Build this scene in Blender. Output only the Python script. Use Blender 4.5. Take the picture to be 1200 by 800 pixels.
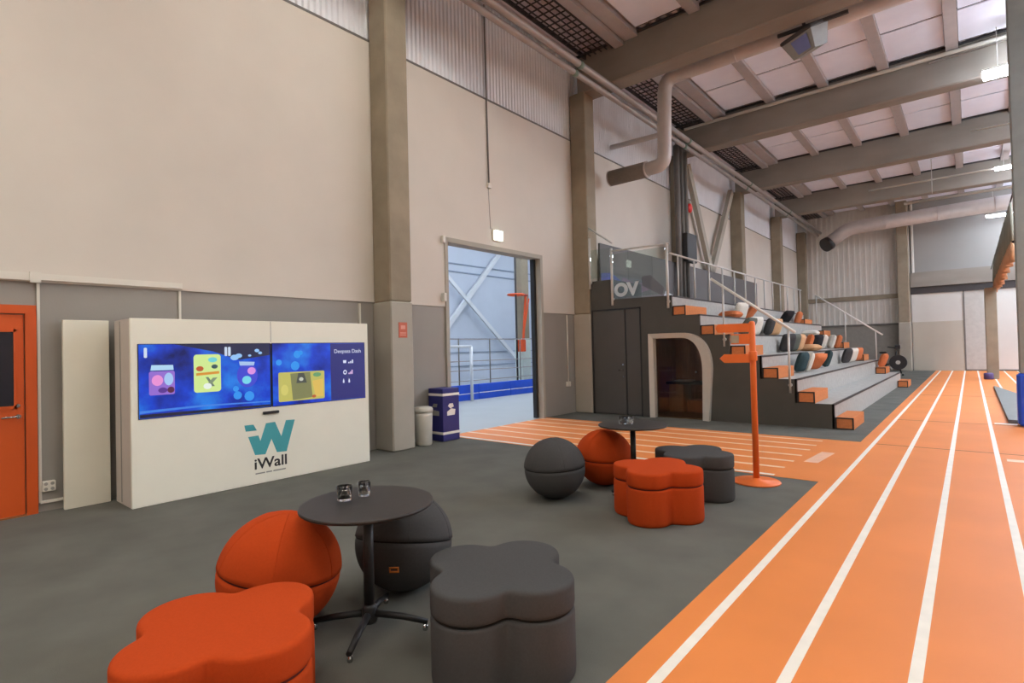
import bpy, math, random
from mathutils import Vector, Matrix
random.seed(7)
PI = math.pi
for o in list(bpy.data.objects): bpy.data.objects.remove(o)
scene = bpy.context.scene
COL = scene.collection

# ------------------------------------------------------------------ camera, world, exposure
yaw, pit, rol, FPX, CAMH = math.radians(40.194), math.radians(.817), math.radians(-1.363), 635.6, 1.6
Fv = Vector((-math.sin(yaw)*math.cos(pit), math.cos(yaw)*math.cos(pit), math.sin(pit)))
r0 = Vector((math.cos(yaw), math.sin(yaw), 0)); u0 = r0.cross(Fv)
rv = r0*math.cos(rol) + u0*math.sin(rol); uv = u0*math.cos(rol) - r0*math.sin(rol)
cd = bpy.data.cameras.new('camera'); cam = bpy.data.objects.new('camera', cd); COL.objects.link(cam)
cd.sensor_width = 36; cd.lens = 36*FPX/1200; cd.clip_end = 200; cd.clip_start = .05
cam.matrix_world = Matrix(((rv.x, uv.x, -Fv.x, 0), (rv.y, uv.y, -Fv.y, 0), (rv.z, uv.z, -Fv.z, CAMH), (0, 0, 0, 1)))
scene.camera = cam
w = bpy.data.worlds.new('world'); scene.world = w; w.use_nodes = True
w.node_tree.nodes['Background'].inputs[0].default_value = (.8, .85, 1, 1)
w.node_tree.nodes['Background'].inputs[1].default_value = .3
vs = scene.view_settings
vs.view_transform = 'Standard'; vs.look = 'None'; vs.gamma = 1; vs.use_curve_mapping = False
vs.exposure = 0.0
LAMP = 46.0          # luminaire emission, main hall
LAMP2 = 42.0         # luminaire emission, hall beyond the doorway

# ------------------------------------------------------------------ materials
def srgb(r, g, b):
    f = lambda c: c/12.92 if c <= .04045 else ((c+.055)/1.055)**2.4
    return (f(r/255), f(g/255), f(b/255), 1)
MATS = {}
def mat(name, rgb, rough=.6, metal=0, var=.06, scale=6, bump=0, bscale=60, spec=.5, stretch=(1, 1, 1), sheen=0):
    if name in MATS: return MATS[name]
    m = bpy.data.materials.new(name); m.use_nodes = True
    nt = m.node_tree; N = nt.nodes; L = nt.links; b = N['Principled BSDF']
    c = srgb(*rgb)
    tc = N.new('ShaderNodeTexCoord'); mp = N.new('ShaderNodeMapping'); mp.inputs['Scale'].default_value = stretch
    L.new(tc.outputs['Object'], mp.inputs['Vector'])
    no = N.new('ShaderNodeTexNoise'); no.inputs['Scale'].default_value = scale; no.inputs['Detail'].default_value = 6
    L.new(mp.outputs[0], no.inputs['Vector'])
    cr = N.new('ShaderNodeValToRGB')
    cr.color_ramp.elements[0].position = .3; cr.color_ramp.elements[1].position = .7
    cr.color_ramp.elements[0].color = tuple(max(0, x*(1-var)) for x in c[:3])+(1,)
    cr.color_ramp.elements[1].color = tuple(min(1, x*(1+var)) for x in c[:3])+(1,)
    L.new(no.outputs[0], cr.inputs[0]); L.new(cr.outputs[0], b.inputs['Base Color'])
    b.inputs['Roughness'].default_value = rough; b.inputs['Metallic'].default_value = metal
    b.inputs['Specular IOR Level'].default_value = spec
    if sheen: b.inputs['Sheen Weight'].default_value = sheen
    if bump:
        n2 = N.new('ShaderNodeTexNoise'); n2.inputs['Scale'].default_value = bscale; n2.inputs['Detail'].default_value = 4
        L.new(mp.outputs[0], n2.inputs['Vector'])
        bp = N.new('ShaderNodeBump'); bp.inputs['Strength'].default_value = bump; bp.inputs['Distance'].default_value = .01
        L.new(n2.outputs[0], bp.inputs['Height']); L.new(bp.outputs[0], b.inputs['Normal'])
    MATS[name] = m; return m
def emis(name, rgb, s):
    m = bpy.data.materials.new(name); m.use_nodes = True
    b = m.node_tree.nodes['Principled BSDF']
    c = srgb(*rgb); b.inputs['Base Color'].default_value = (0.02, .02, .02, 1)
    b.inputs['Emission Color'].default_value = c; b.inputs['Emission Strength'].default_value = s
    b.inputs['Roughness'].default_value = .3
    return m
def pane_mat(name, tint, rough=.02, refl=.12):
    m = bpy.data.materials.new(name); m.use_nodes = True
    nt = m.node_tree; N = nt.nodes; N.clear()
    o = N.new('ShaderNodeOutputMaterial'); t = N.new('ShaderNodeBsdfTransparent'); g = N.new('ShaderNodeBsdfGlossy')
    mx = N.new('ShaderNodeMixShader'); fr = N.new('ShaderNodeFresnel'); fr.inputs[0].default_value = 1.45
    t.inputs[0].default_value = tint; g.inputs['Roughness'].default_value = rough
    nt.links.new(fr.outputs[0], mx.inputs[0]); nt.links.new(t.outputs[0], mx.inputs[1]); nt.links.new(g.outputs[0], mx.inputs[2])
    nt.links.new(mx.outputs[0], o.inputs[0]); return m

M_cream = mat('painted_cream_wall', (214, 206, 194), .75, var=.025, scale=1.2, bump=.05, bscale=40)
M_greyband = mat('painted_grey_wall', (151, 146, 138), .6, var=.03, scale=1.5, bump=.05, bscale=40)
M_corr = mat('corrugated_sheet_grey', (240, 242, 246), .5, var=.04, scale=2)
M_conc = mat('concrete', (148, 136, 116), .85, var=.14, scale=2.2, bump=.25, bscale=25)
M_conc_beam = mat('concrete_beam', (142, 134, 124), .85, var=.12, scale=1.6, bump=.25, bscale=25, stretch=(.4, 1, 1))
M_concpaint = mat('concrete_painted', (172, 166, 152), .7, var=.05, scale=2, bump=.1, bscale=30)
M_carpet = mat('carpet_dark_grey', (104, 104, 97), .95, var=.13, scale=1.7, bump=.5, bscale=260, spec=.15)
M_track = mat('track_orange_rubber', (228, 137, 70), .55, var=.05, scale=1.3, bump=.2, bscale=220, spec=.35)
M_line = mat('lane_paint_white', (243, 238, 226), .6, var=.04, scale=8)
M_linefaint = mat('lane_paint_worn', (240, 208, 176), .6, var=.08, scale=8)
M_joint = mat('track_joint_dark', (128, 84, 58), .8)
M_orange = mat('felt_orange', (184, 70, 29), .95, var=.04, scale=90, bump=.3, bscale=400, spec=.08)
M_felt = mat('felt_charcoal', (76, 76, 76), .95, var=.06, scale=90, bump=.3, bscale=400, spec=.1)
M_seamO = mat('seam_dark_red', (88, 30, 18), .9)
M_seamK = mat('seam_black', (18, 18, 19), .9)
M_blackmetal = mat('black_powder_coat', (34, 33, 33), .45, var=.08, scale=20)
M_tabletop = mat('black_laminate', (44, 42, 41), .5, var=.1, scale=25)
M_white = mat('white_laminate', (246, 243, 226), .4, var=.02, scale=2)
M_whiteshade = mat('white_laminate_shaded', (205, 196, 188), .45, var=.03, scale=3)  # same white laminate, with the shade of the unit's side put into its colour
M_board = mat('white_board', (232, 228, 210), .5, var=.02, scale=2)
M_chrome = mat('chrome', (190, 190, 190), .2, 1, var=.02)
M_steel = mat('brushed_steel', (205, 203, 198), .35, .6, var=.05, scale=30)
M_railwhite = mat('rail_pale_grey', (205, 203, 197), .35, .2, var=.03)
M_dooror = mat('door_orange', (205, 84, 24), .45, var=.04, scale=2)
M_darkglass = mat('dark_glass', (34, 32, 42), .08, var=.05)
M_trunk = mat('white_plastic', (222, 217, 205), .5, var=.02)
M_standcarpet = mat('stand_carpet_light_grey', (172, 170, 164), .95, var=.08, scale=12, bump=.4, bscale=200, spec=.15)
M_standdark = mat('stand_side_charcoal', (77, 75, 69), .7, var=.06, scale=3)
M_doordark = mat('door_charcoal', (82, 79, 74), .55, var=.04, scale=2)
M_nosing = mat('nosing_dark', (52, 44, 40), .7)
M_boxor = mat('step_carpet_orange', (208, 130, 82), .95, var=.08, scale=30, bump=.3, bscale=300, spec=.15)
M_duct = mat('painted_duct', (196, 186, 180), .5, .1, var=.05, scale=4)
M_diff = mat('duct_diffuser_brown', (128, 116, 104), .75, var=.08, scale=20, bump=.3, bscale=150)
M_pipe = mat('pipe_grey', (172, 162, 158), .45, .3, var=.06, scale=6)
M_pipedark = mat('pipe_dark_grey', (112, 108, 102), .6, var=.08)
M_panel = mat('roof_panel_pale_pink', (238, 240, 254), .8, var=.03, scale=2)
M_purlin = mat('purlin_pinkish_grey', (178, 170, 168), .6, var=.05, scale=4)
M_deck = mat('roof_deck', (216, 206, 210), .6, var=.08, scale=4)
M_dark = mat('dark_steel', (62, 58, 58), .6, var=.08)
M_teal = mat('logo_teal', (72, 165, 172), .5, var=.03)
M_ink = mat('ink_black', (40, 38, 36), .5)
M_inkgrey = mat('ink_grey', (150, 148, 140), .5)
M_navy = mat('navy_print', (42, 42, 112), .45, var=.05)
M_bin = mat('bin_pale_plastic', (205, 202, 190), .45, var=.03)
M_wood = mat('brown_wood', (150, 104, 78), .6, var=.2, scale=4, stretch=(8, 8, .6))
M_woodlight = mat('light_wood', (168, 132, 96), .6, var=.1, scale=4, stretch=(8, 8, .6))
M_blue = mat('blue_mat_vinyl', (30, 84, 214), .45, var=.04)
M_hall2wall = mat('hall_beyond_wall', (204, 212, 224), .7, var=.03, scale=1)
M_hall2floor = mat('hall_beyond_floor', (168, 172, 172), .5, var=.04, scale=1)
M_whitesteel = mat('white_steel', (225, 228, 232), .4, var=.02)
M_hoop = mat('hoop_orange_red', (222, 86, 40), .5, var=.04)
M_gate = mat('far_gate_pale', (206, 203, 196), .55, var=.03, scale=1)
M_gategrey = mat('far_gate_grey', (184, 178, 164), .55, var=.03, scale=1)
M_farwall = mat('far_wall_white', (150, 147, 142), .7, var=.03, scale=1)
M_farcorr = mat('far_cladding', (214, 208, 198), .55, var=.04, scale=2)
M_net = mat('net_olive_grey', (146, 144, 128), .9, var=.15, scale=8, stretch=(1, 6, .3))
M_nethem = mat('net_orange_hem', (212, 156, 114), .9, var=.12, scale=6)
M_cush = {'or': mat('cushion_orange', (204, 120, 78), .95, var=.08, scale=30, bump=.3, bscale=300, spec=.1),
          'wh': mat('cushion_white', (226, 220, 208), .95, var=.05, scale=30, bump=.3, bscale=300, spec=.1),
          'be': mat('cushion_beige', (212, 168, 126), .95, var=.06, scale=30, bump=.3, bscale=300, spec=.1),
          'dk': mat('cushion_dark_grey', (70, 68, 68), .95, var=.08, scale=30, bump=.3, bscale=300, spec=.1),
          'gr': mat('cushion_grey_green', (98, 102, 94), .95, var=.08, scale=30, bump=.3, bscale=300, spec=.1),
          'blk': mat('cushion_black', (44, 43, 46), .95, var=.08, scale=30, bump=.3, bscale=300, spec=.1),
          'teal': mat('cushion_dark_teal', (58, 76, 80), .95, var=.08, scale=30, bump=.3, bscale=300, spec=.1)}
M_lamp = emis('lamp_diffuser', (226, 238, 255), LAMP)
M_lamp2 = emis('lamp_diffuser_cool', (232, 242, 255), LAMP2)
M_lampn = emis('lamp_diffuser_neutral', (248, 247, 238), LAMP)
M_exit = emis('sign_lamp', (244, 255, 236), 5)
M_pane = pane_mat('clear_glass', (.86, .9, .88, 1))
M_panearch = pane_mat('smoked_glass', (.86, .82, .78, 1))
M_red = mat('red_plastic', (226, 48, 40), .4)
M_signred = mat('notice_red', (202, 104, 78), .6, var=.1, scale=60)

# ------------------------------------------------------------------ mesh helpers
ORG = {}
class MB:
    def __init__(s): s.v = []; s.f = []; s.sm = []
    def add(s, vs_, fs, smooth=False):
        n = len(s.v); s.v += [tuple(p) for p in vs_]
        for f in fs: s.f.append([i+n for i in f]); s.sm.append(smooth)
        return s
    def box(s, x0, x1, y0, y1, z0, z1):
        v = [(x, y, z) for z in (z0, z1) for y in (y0, y1) for x in (x0, x1)]
        return s.add(v, [(0, 2, 3, 1), (4, 5, 7, 6), (0, 1, 5, 4), (2, 6, 7, 3), (0, 4, 6, 2), (1, 3, 7, 5)])
    def rbox(s, x0, x1, y0, y1, z0, z1, r=.01):
        # box with chamfered vertical and horizontal edges
        lay = [(z0, r), (z0+r, 0), (z1-r, 0), (z1, r)]
        vs_ = []
        for z, i in lay:
            X0, X1, Y0, Y1 = x0+i, x1-i, y0+i, y1-i
            vs_ += [(X0+r, Y0, z), (X1-r, Y0, z), (X1, Y0+r, z), (X1, Y1-r, z), (X1-r, Y1, z), (X0+r, Y1, z), (X0, Y1-r, z), (X0, Y0+r, z)]
        fs = [tuple(range(7, -1, -1)), tuple(range(24, 32))]
        for k in range(3):
            for i in range(8):
                j = (i+1) % 8; fs.append((k*8+i, k*8+j, k*8+8+j, k*8+8+i))
        return s.add(vs_, fs)
    def obox(s, c, ax, ay, az, hx, hy, hz):
        c, ax, ay, az = Vector(c), Vector(ax).normalized(), Vector(ay).normalized(), Vector(az).normalized()
        v = [c+ax*hx*a+ay*hy*b+az*hz*d for d in (-1, 1) for b in (-1, 1) for a in (-1, 1)]
        return s.add(v, [(0, 2, 3, 1), (4, 5, 7, 6), (0, 1, 5, 4), (2, 6, 7, 3), (0, 4, 6, 2), (1, 3, 7, 5)])
    def bar(s, p0, p1, w, h):
        p0, p1 = Vector(p0), Vector(p1); d = (p1-p0)
        up = Vector((0, 0, 1)) if abs(d.normalized().z) < .95 else Vector((0, 1, 0))
        sd = d.cross(up).normalized(); u = sd.cross(d).normalized()
        return s.obox((p0+p1)/2, d, sd, u, d.length/2, w/2, h/2)
    def tube(s, pts, r, seg=12, cap=True):
        pts = [Vector(p) for p in pts]; n = len(pts)
        rr = r if isinstance(r, (list, tuple)) else [r]*n
        t = (pts[1]-pts[0]).normalized()
        a = t.orthogonal().normalized(); vs_ = []; 
        for i, p in enumerate(pts):
            if i == 0: tt = (pts[1]-pts[0]).normalized()
            elif i == n-1: tt = (pts[-1]-pts[-2]).normalized()
            else: tt = ((pts[i+1]-p).normalized()+(p-pts[i-1]).normalized()).normalized()
            a = (a-tt*a.dot(tt)).normalized(); b = tt.cross(a)
            for k in range(seg):
                th = 2*PI*k/seg; vs_.append(p+(a*math.cos(th)+b*math.sin(th))*rr[i])
        fs = []
        for i in range(n-1):
            for k in range(seg):
                j = (k+1) % seg; fs.append((i*seg+k, i*seg+j, (i+1)*seg+j, (i+1)*seg+k))
        s.add(vs_, fs, True)
        if cap:
            m = len(s.v)-len(vs_)
            s.f.append([m+k for k in range(seg-1, -1, -1)]); s.sm.append(False)
            s.f.append([m+(n-1)*seg+k for k in range(seg)]); s.sm.append(False)
        return s
    def lathe(s, prof, seg=40, c=(0, 0, 0), smooth=True):
        vs_ = []; fs = []
        for r, z in prof:
            for k in range(seg):
                th = 2*PI*k/seg; vs_.append((c[0]+r*math.cos(th), c[1]+r*math.sin(th), c[2]+z))
        for i in range(len(prof)-1):
            for k in range(seg):
                j = (k+1) % seg; fs.append((i*seg+k, i*seg+j, (i+1)*seg+j, (i+1)*seg+k))
        s.add(vs_, fs, smooth); m = len(s.v)-len(vs_)
        if prof[0][0] > 1e-4: s.f.append([m+k for k in range(seg-1, -1, -1)]); s.sm.append(False)
        if prof[-1][0] > 1e-4: s.f.append([m+(len(prof)-1)*seg+k for k in range(seg)]); s.sm.append(False)
        return s
    def prism(s, poly, axis, a, b):
        # poly in the two other axes: x->(y,z), y->(x,z), z->(x,y)
        def P(p, t): return {'x': (t, p[0], p[1]), 'y': (p[0], t, p[1]), 'z': (p[0], p[1], t)}[axis]
        n = len(poly); v = [P(p, a) for p in poly]+[P(p, b) for p in poly]
        fs = [tuple(range(n)), tuple(range(2*n-1, n-1, -1))]+[(i, (i+1) % n, n+(i+1) % n, n+i) for i in range(n)]
        return s.add(v, fs)
    def xf(s, M):
        s.v = [tuple(M @ Vector(p)) for p in s.v]; return s
    def build(s, name, m, parent=None, local=False):
        me = bpy.data.meshes.new(name)
        o = (0, 0, 0) if (parent is None or local) else ORG.get(parent.name, (0, 0, 0))
        me.from_pydata([(p[0]-o[0], p[1]-o[1], p[2]-o[2]) for p in s.v], [], s.f)
        me.polygons.foreach_set('use_smooth', s.sm); me.update()
        bm_fix(me)
        me.materials.append(m)
        ob = bpy.data.objects.new(name, me); COL.objects.link(ob)
        if parent is not None: ob.parent = parent
        ORG[ob.name] = tuple(o)
        return ob
import bmesh
def bm_fix(me):
    bm = bmesh.new(); bm.from_mesh(me); bmesh.ops.recalc_face_normals(bm, faces=bm.faces); bm.to_mesh(me); bm.free()
def thing(name, label, cat, loc=(0, 0, 0), group=None, rz=0):
    o = bpy.data.objects.new(name, None); COL.objects.link(o); o.empty_display_size = .1
    o.location = loc; o.rotation_euler = (0, 0, rz); ORG[o.name] = tuple(loc)
    o['label'] = label; o['category'] = cat
    if group: o['group'] = group
    return o
def tag(o, label, cat, group=None):
    o['label'] = label; o['category'] = cat
    if group: o['group'] = group
    return o
def struct(name, loc=(0, 0, 0), label=None):
    o = bpy.data.objects.new(name, None); COL.objects.link(o); o.location = loc; ORG[o.name] = tuple(loc); o['kind'] = 'structure'
    if label: o['label'] = label
    return o
def st(o, label=None):
    o['kind'] = 'structure'
    if label: o['label'] = label
    return o
def dup(root, loc, rz=0, label=None, mats=None):
    r = root.copy(); COL.objects.link(r); r.location = loc; r.rotation_euler = (0, 0, rz); ORG[r.name] = tuple(loc)
    if label: r['label'] = label
    for ch in list(root.children):
        c = ch.copy(); COL.objects.link(c); c.parent = r
        if mats and c.data and c.data.materials[0].name in mats:
            c.data = c.data.copy(); c.data.materials[0] = mats[ch.data.materials[0].name]
        for g in list(ch.children):
            d = g.copy(); COL.objects.link(d); d.parent = c
    return r
def text_mb(txt, size, mapf, depth=.002, bold=0):
    cu = bpy.data.curves.new('t', 'FONT'); cu.body = txt; cu.size = size; cu.align_x = 'LEFT'; cu.extrude = depth; cu.offset = bold
    ob = bpy.data.objects.new('t', cu); COL.objects.link(ob)
    bpy.context.view_layer.update()
    me = bpy.data.meshes.new_from_object(ob)
    mb = MB(); vs_ = [v.co.copy() for v in me.vertices]
    x0 = min(v.x for v in vs_); x1 = max(v.x for v in vs_)
    mb.add([mapf(v.x-x0, v.y, v.z, x1-x0) for v in vs_], [tuple(p.vertices) for p in me.polygons])
    bpy.data.objects.remove(ob); bpy.data.curves.remove(cu); bpy.data.meshes.remove(me)
    return mb

# ------------------------------------------------------------------ the shell
WX = -7.55
ZB, ZC, ZT = 2.43, 6.8, 8.95
YB0, YB1 = -9.0, 35.0
XR = 9.0
fl = st(MB().box(WX-.3, XR+.2, YB0-.2, YB1+.2, -.12, 0).build('floor', M_carpet), 'dark grey carpet floor of the sports hall')
TX = -1.37
MB().box(TX, 3.2, YB0, YB1-.02, 0, .004).build('running_track_surface', M_track, fl)
MB().box(WX+.0, TX, 7.0, 10.1, 0, .004).build('cross_track_surface', M_track, fl)
LW = .027
for x in (-1.19, -.715, -.24, .235, .71, 1.185, 1.66):
    MB().box(x-LW, x+LW, YB0, YB1-.05, .004, .006).build('lane_line', M_line, fl)
for i, y in enumerate((7.07, 7.55, 8.02, 8.48, 8.98, 9.42, 9.88)):
    MB().box(WX, -1.86, y-.036, y+.036, .004, .006).build('lane_line', M_line if i == 0 else M_linefaint, fl)
for y in (10.03, 13.33, 19.6):
    MB().box(-1.2, 3.2, y-.012, y+.012, .004, .0055).build('track_joint', M_joint, fl)
MB().box(.3, .62, 13.45, 13.6, .004, .006).build('track_mark', M_line, fl)
MB().box(.32, .6, 9.45, 9.62, .004, .006).build('track_mark', M_linefaint, fl)
MB().add([(-1.75, 8.05, .0062), (-1.58, 8.05, .0062), (-1.52, 8.9, .0062), (-1.69, 8.9, .0062)], [(0, 1, 2, 3)]).build('track_mark', mat('track_plate_pale', (238, 190, 160), .6), fl)

wl = struct('wall_left', (WX, 0, 0), 'long cream and grey wall with corrugated top sheeting')
OY0, OY1, OZ = 7.05, 9.98, 3.69       # wide doorway
T = .2
def wallseg(y0, y1):
    MB().box(WX-T, WX, y0, y1, 0, ZB).build('lower_panel', M_greyband, wl)
    MB().box(WX-T, WX+.025, y0, y1, ZB, ZC).build('upper_panel', M_cream, wl)
for y0, y1 in ((YB0, 5.38), (5.38, OY0), (OY1, 11.35), (11.35, 17.3), (17.3, 23.3), (23.3, 29.3), (29.3, YB1)):
    wallseg(y0, y1)
MB().box(WX-T, WX+.025, OY0, OY1, OZ, ZC).build('upper_panel', M_cream, wl)
mb = MB(); y = YB0; p = .1; prof = []
while y < YB1:
    prof += [(y, -.03), (y+.03, -.03), (y+.05, 0), (y+.08, 0)]; y += p
vs_ = []; fs = []
for yy, dx in prof: vs_ += [(WX+dx, yy, ZC), (WX+dx, yy, ZT+.1)]
for i in range(len(prof)-1): fs.append((2*i, 2*i+2, 2*i+3, 2*i+1))
mb.add(vs_, fs); mb.build('corrugated_cladding', M_corr, wl)
MB().box(WX-.3, WX-.05, YB0, YB1, ZC, ZT+.2).build('backing_sheet', M_dark, wl)
MB().box(WX, WX+.035, YB0, YB1, ZC-.03, ZC+.005).build('flashing', M_pipedark, wl)

wb = struct('wall_back', (0, YB1, 0), 'far end wall with pale cladding and a big sliding gate')
MB().box(WX-.2, -2.3, YB1, YB1+.2, 0, 2.45).build('lower_panel', mat('far_lower_grey', (150, 146, 138), .6), wb)
mb = MB(); x = WX; prof = []
while x < -2.3:
    prof += [(x, 0), (x+.1, 0), (x+.13, -.02), (x+.2, -.02), (x+.23, 0)]; x += .26
vs_ = []; fs = []
for xx, dy in prof: vs_ += [(xx, YB1+dy, 2.45), (xx, YB1+dy, ZT)]
for i in range(len(prof)-1): fs.append((2*i, 2*i+1, 2*i+3, 2*i+2))
mb.add(vs_, fs); mb.build('corrugated_cladding', M_farcorr, wb)
MB().box(WX, -2.8, YB1-.12, YB1, 3.82, 4.05).build('horizontal_rail', M_conc, wb)
MB().box(WX, -2.8, YB1-.1, YB1, 2.4, 2.5).build('horizontal_rail', M_pipedark, wb)
MB().box(-2.3, XR, YB1, YB1+.2, 5.0, ZT).build('upper_panel', M_farwall, wb)
MB().box(-2.3, XR, YB1-.25, YB1+.2, 4.3, 5.05).build('concrete_lintel', M_conc_beam, wb)
MB().box(-2.3, XR, YB1-.12, YB1+.2, 3.95, 4.3).build('gate_track', M_dark, wb)
d2 = struct('door_2', (-1.2, YB1, 0), 'large pale sliding gate in the far wall')
MB().box(-2.28, -.23, YB1-.06, YB1+.1, 2.5, 3.95).build('upper_leaf', M_gate, d2)
MB().box(-2.28, -.23, YB1-.08, YB1+.1, 0, 2.5).build('lower_leaf', M_gategrey, d2)
MB().box(-.17, .75, YB1-.06, YB1+.1, 0, 3.95).build('side_leaf', mat('far_gate_side', (186, 183, 176), .55), d2)
MB().box(-.23, -.17, YB1-.1, YB1+.1, 0, 3.95).build('edge_post', M_pipedark, d2)
MB().box(.75, XR, YB1-.05, YB1+.1, 0, 3.95).build('fixed_panel', M_gate, wb)
MB().box(-2.3, XR, YB1-.07, YB1, 0, .08).build('kick_strip', M_pipedark, wb)
st(MB().box(XR, XR+.2, YB0, YB1, 0, ZT).build('wall_right', M_cream), 'cream side wall of the hall')
st(MB().box(WX-.2, XR, YB0-.2, YB0, 0, ZT).build('wall_front', M_cream), 'cream end wall of the hall')

# ceiling: corrugated deck, purlins, panels
ce = struct('ceiling', (0, 0, ZT), 'corrugated roof with pale pink panels between purlins')
mb = MB(); prof = []; x = WX-.2
while x < XR+.2:
    prof += [(x, 0), (x+.09, 0), (x+.12, .1), (x+.21, .1), (x+.24, 0)]; x += .25
vs_ = []; fs = []
for xx, dz in prof: vs_ += [(xx, YB0-.2, ZT-.12+dz), (xx, YB1+.2, ZT-.12+dz)]
for i in range(len(prof)-1): fs.append((2*i, 2*i+2, 2*i+3, 2*i+1))
mb.add(vs_, fs); mb.build('corrugated_deck', M_deck, ce)
MB().box(WX-.3, XR+.3, YB0-.3, YB1+.3, ZT+.0, ZT+.15).build('roof_slab', M_dark, ce)
BEAMY = [-.6, 5.4, 11.35, 17.2, 23.2, 29.2]
BW = .5
PUR = [-4.3, -2.93, -1.55, -.15, 1.23, 2.6]
cells = [(-5.55, -4.43), (-4.17, -3.06), (-2.8, -1.68), (-1.42, -.28), (-.02, 1.1), (1.36, 2.47), (2.73, 4.2)]
bays = [(BEAMY[i]+BW, (BEAMY+[34.9])[i+1]) for i in range(1, 6)]
pm = None
for b0, b1 in bays:
    L0, L1 = b0+.12, b1-.2; n = 3; h = (L1-L0)/n
    for (x0, x1) in cells:
        for k in range(n):
            MB().box(x0, x1, L0+k*h+.035, L0+(k+1)*h-.035, ZT-.19, ZT-.155).build('roof_panel', M_panel, ce)
    for px_ in PUR:
        MB().box(px_-.12, px_+.12, b0, b1, ZT-.28, ZT-.13).build('purlin', M_purlin, ce)
    for k in range(n+1): MB().box(-5.55, 4.2, L0+k*h-.03, L0+k*h+.03, ZT-.17, ZT-.15).build('panel_joint', M_dark, ce)
    mb = MB().box(-6.2, -5.98, b0, b1, ZT-.34, ZT-.14).box(-5.95, -5.62, b0, b1, ZT-.26, ZT-.13)
    mb.build('eaves_purlin', M_purlin, ce)
bl = ['concrete roof beam over the orange door end', 'concrete roof beam on the pillar beside the video wall unit',
      'concrete roof beam on the pillar right of the wide doorway', 'concrete roof beam with white conduit along its upper edge',
      'concrete roof beam spanning over the middle of the tiered stand', 'concrete roof beam next before the far wall']
for i, y in enumerate(BEAMY):
    o = thing('roof_beam', bl[i], 'beam', (0, y+BW/2, 7.85))
    MB().rbox(-7.3, XR, y, y+BW, 7.85, ZT-.13, .03).build('beam_body', M_conc_beam, o)
    mb = MB().box(-7.3, XR, y-.03, y+.02, ZT-.2, ZT-.14).build('bearing_strip', M_dark, o)

# pillars along the wall
COLY = [(5.38, 5.82), (11.33, 11.75), (17.25, 17.7), (23.2, 23.65), (29.2, 29.65), (34.5, 34.95)]
cl = ['concrete pillar between the video wall unit and the doorway', 'concrete pillar between the wide doorway and the tiered stand',
      'concrete pillar behind the tiered stand beside vertical pipes', 'concrete pillar behind the stand right of the steel brace',
      'concrete pillar beyond the end of the dark backboard', 'concrete pillar in the far left corner of the hall']
for (y0, y1), lb in zip(COLY, cl):
    o = thing('concrete_pillar', lb, 'pillar', (-7.3, (y0+y1)/2, 0))
    MB().rbox(WX+.03, -7.07, y0, y1, 2.42, 7.9, .02).build('shaft', M_conc, o)
    MB().rbox(WX+.005, -7.06, y0-.005, y1+.005, 0, 2.42, .02).build('painted_base', M_concpaint, o)
o = thing('concrete_pillar', 'concrete pillar standing against the far end wall', 'pillar', (-2.57, 34.6, 0))
MB().rbox(-2.8, -2.33, 34.35, 34.85, 0, ZT-.15, .02).build('shaft', M_conc, o)
MB().rbox(-2.82, -2.31, 34.33, 34.87, 0, 2.5, .02).build('painted_base', M_concpaint, o)

# doorway trim and orange door
t1 = struct('trim_1', (WX, 8.5, 0), 'pale frame round the wide doorway')
MB().box(WX-.22, WX+.045, OY0-.06, OY0+.02, 0, OZ+.06).build('jamb', M_concpaint, t1)
MB().box(WX-.22, WX+.045, OY1-.02, OY1+.06, 0, OZ+.06).build('jamb', M_concpaint, t1)
MB().box(WX-.22, WX+.045, OY0, OY1, OZ-.03, OZ+.06).build('head', M_concpaint, t1)
MB().box(WX-.2, WX-.1, OY1-.1, OY1-.02, 0, OZ-.03).build('rubber_seal', M_blackmetal, t1)
DY1 = 1.13
d1 = struct('door_1', (WX, .5, 0), 'orange door with a small dark window')
mb = MB().box(WX, WX+.05, DY1-.09, DY1, 0, 2.18).box(WX, WX+.05, DY1-1.15, DY1-1.06, 0, 2.18).box(WX, WX+.05, DY1-1.06, DY1-.09, 2.09, 2.18)
mb.build('door_frame', M_dooror, d1)
MB().box(WX, WX+.03, DY1-1.05, DY1-.1, .015, 2.08).build('door_leaf', M_dooror, d1)
MB().box(WX+.03, WX+.036, DY1-.8, DY1-.18, 1.14, 1.9).build('window_pane', M_darkglass, d1)
mb = MB().box(WX+.03, WX+.045, DY1-.82, DY1-.16, 1.9, 1.93).box(WX+.03, WX+.045, DY1-.82, DY1-.16, 1.11, 1.14).box(WX+.03, WX+.045, DY1-.18, DY1-.16, 1.11, 1.93)
mb.build('window_bead', M_dooror, d1)
h = MB().tube([(WX+.03, DY1-.15, 1.03), (WX+.075, DY1-.15, 1.03)], .022, 14).tube([(WX+.07, DY1-.15, 1.03), (WX+.075, DY1-.17, 1.03), (WX+.075, DY1-.28, 1.025)], .01, 10).build('door_handle', M_chrome, d1)
MB().tube([(WX+.03, DY1-.15, 1.14), (WX+.045, DY1-.15, 1.14)], .018, 14).build('lock_cylinder', M_chrome, d1)
MB().box(WX, WX+.06, DY1-1.06, DY1-.09, 0, .015).build('threshold', mat('threshold_brown', (150, 90, 50), .5), d1)
b1_ = struct('baseboard_left', (WX, 1.2, 0), 'low white cable trunking on the grey wall')
MB().box(WX, WX+.03, DY1+.02, 1.34, .09, .115).build('trunking', M_trunk, b1_)

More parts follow.
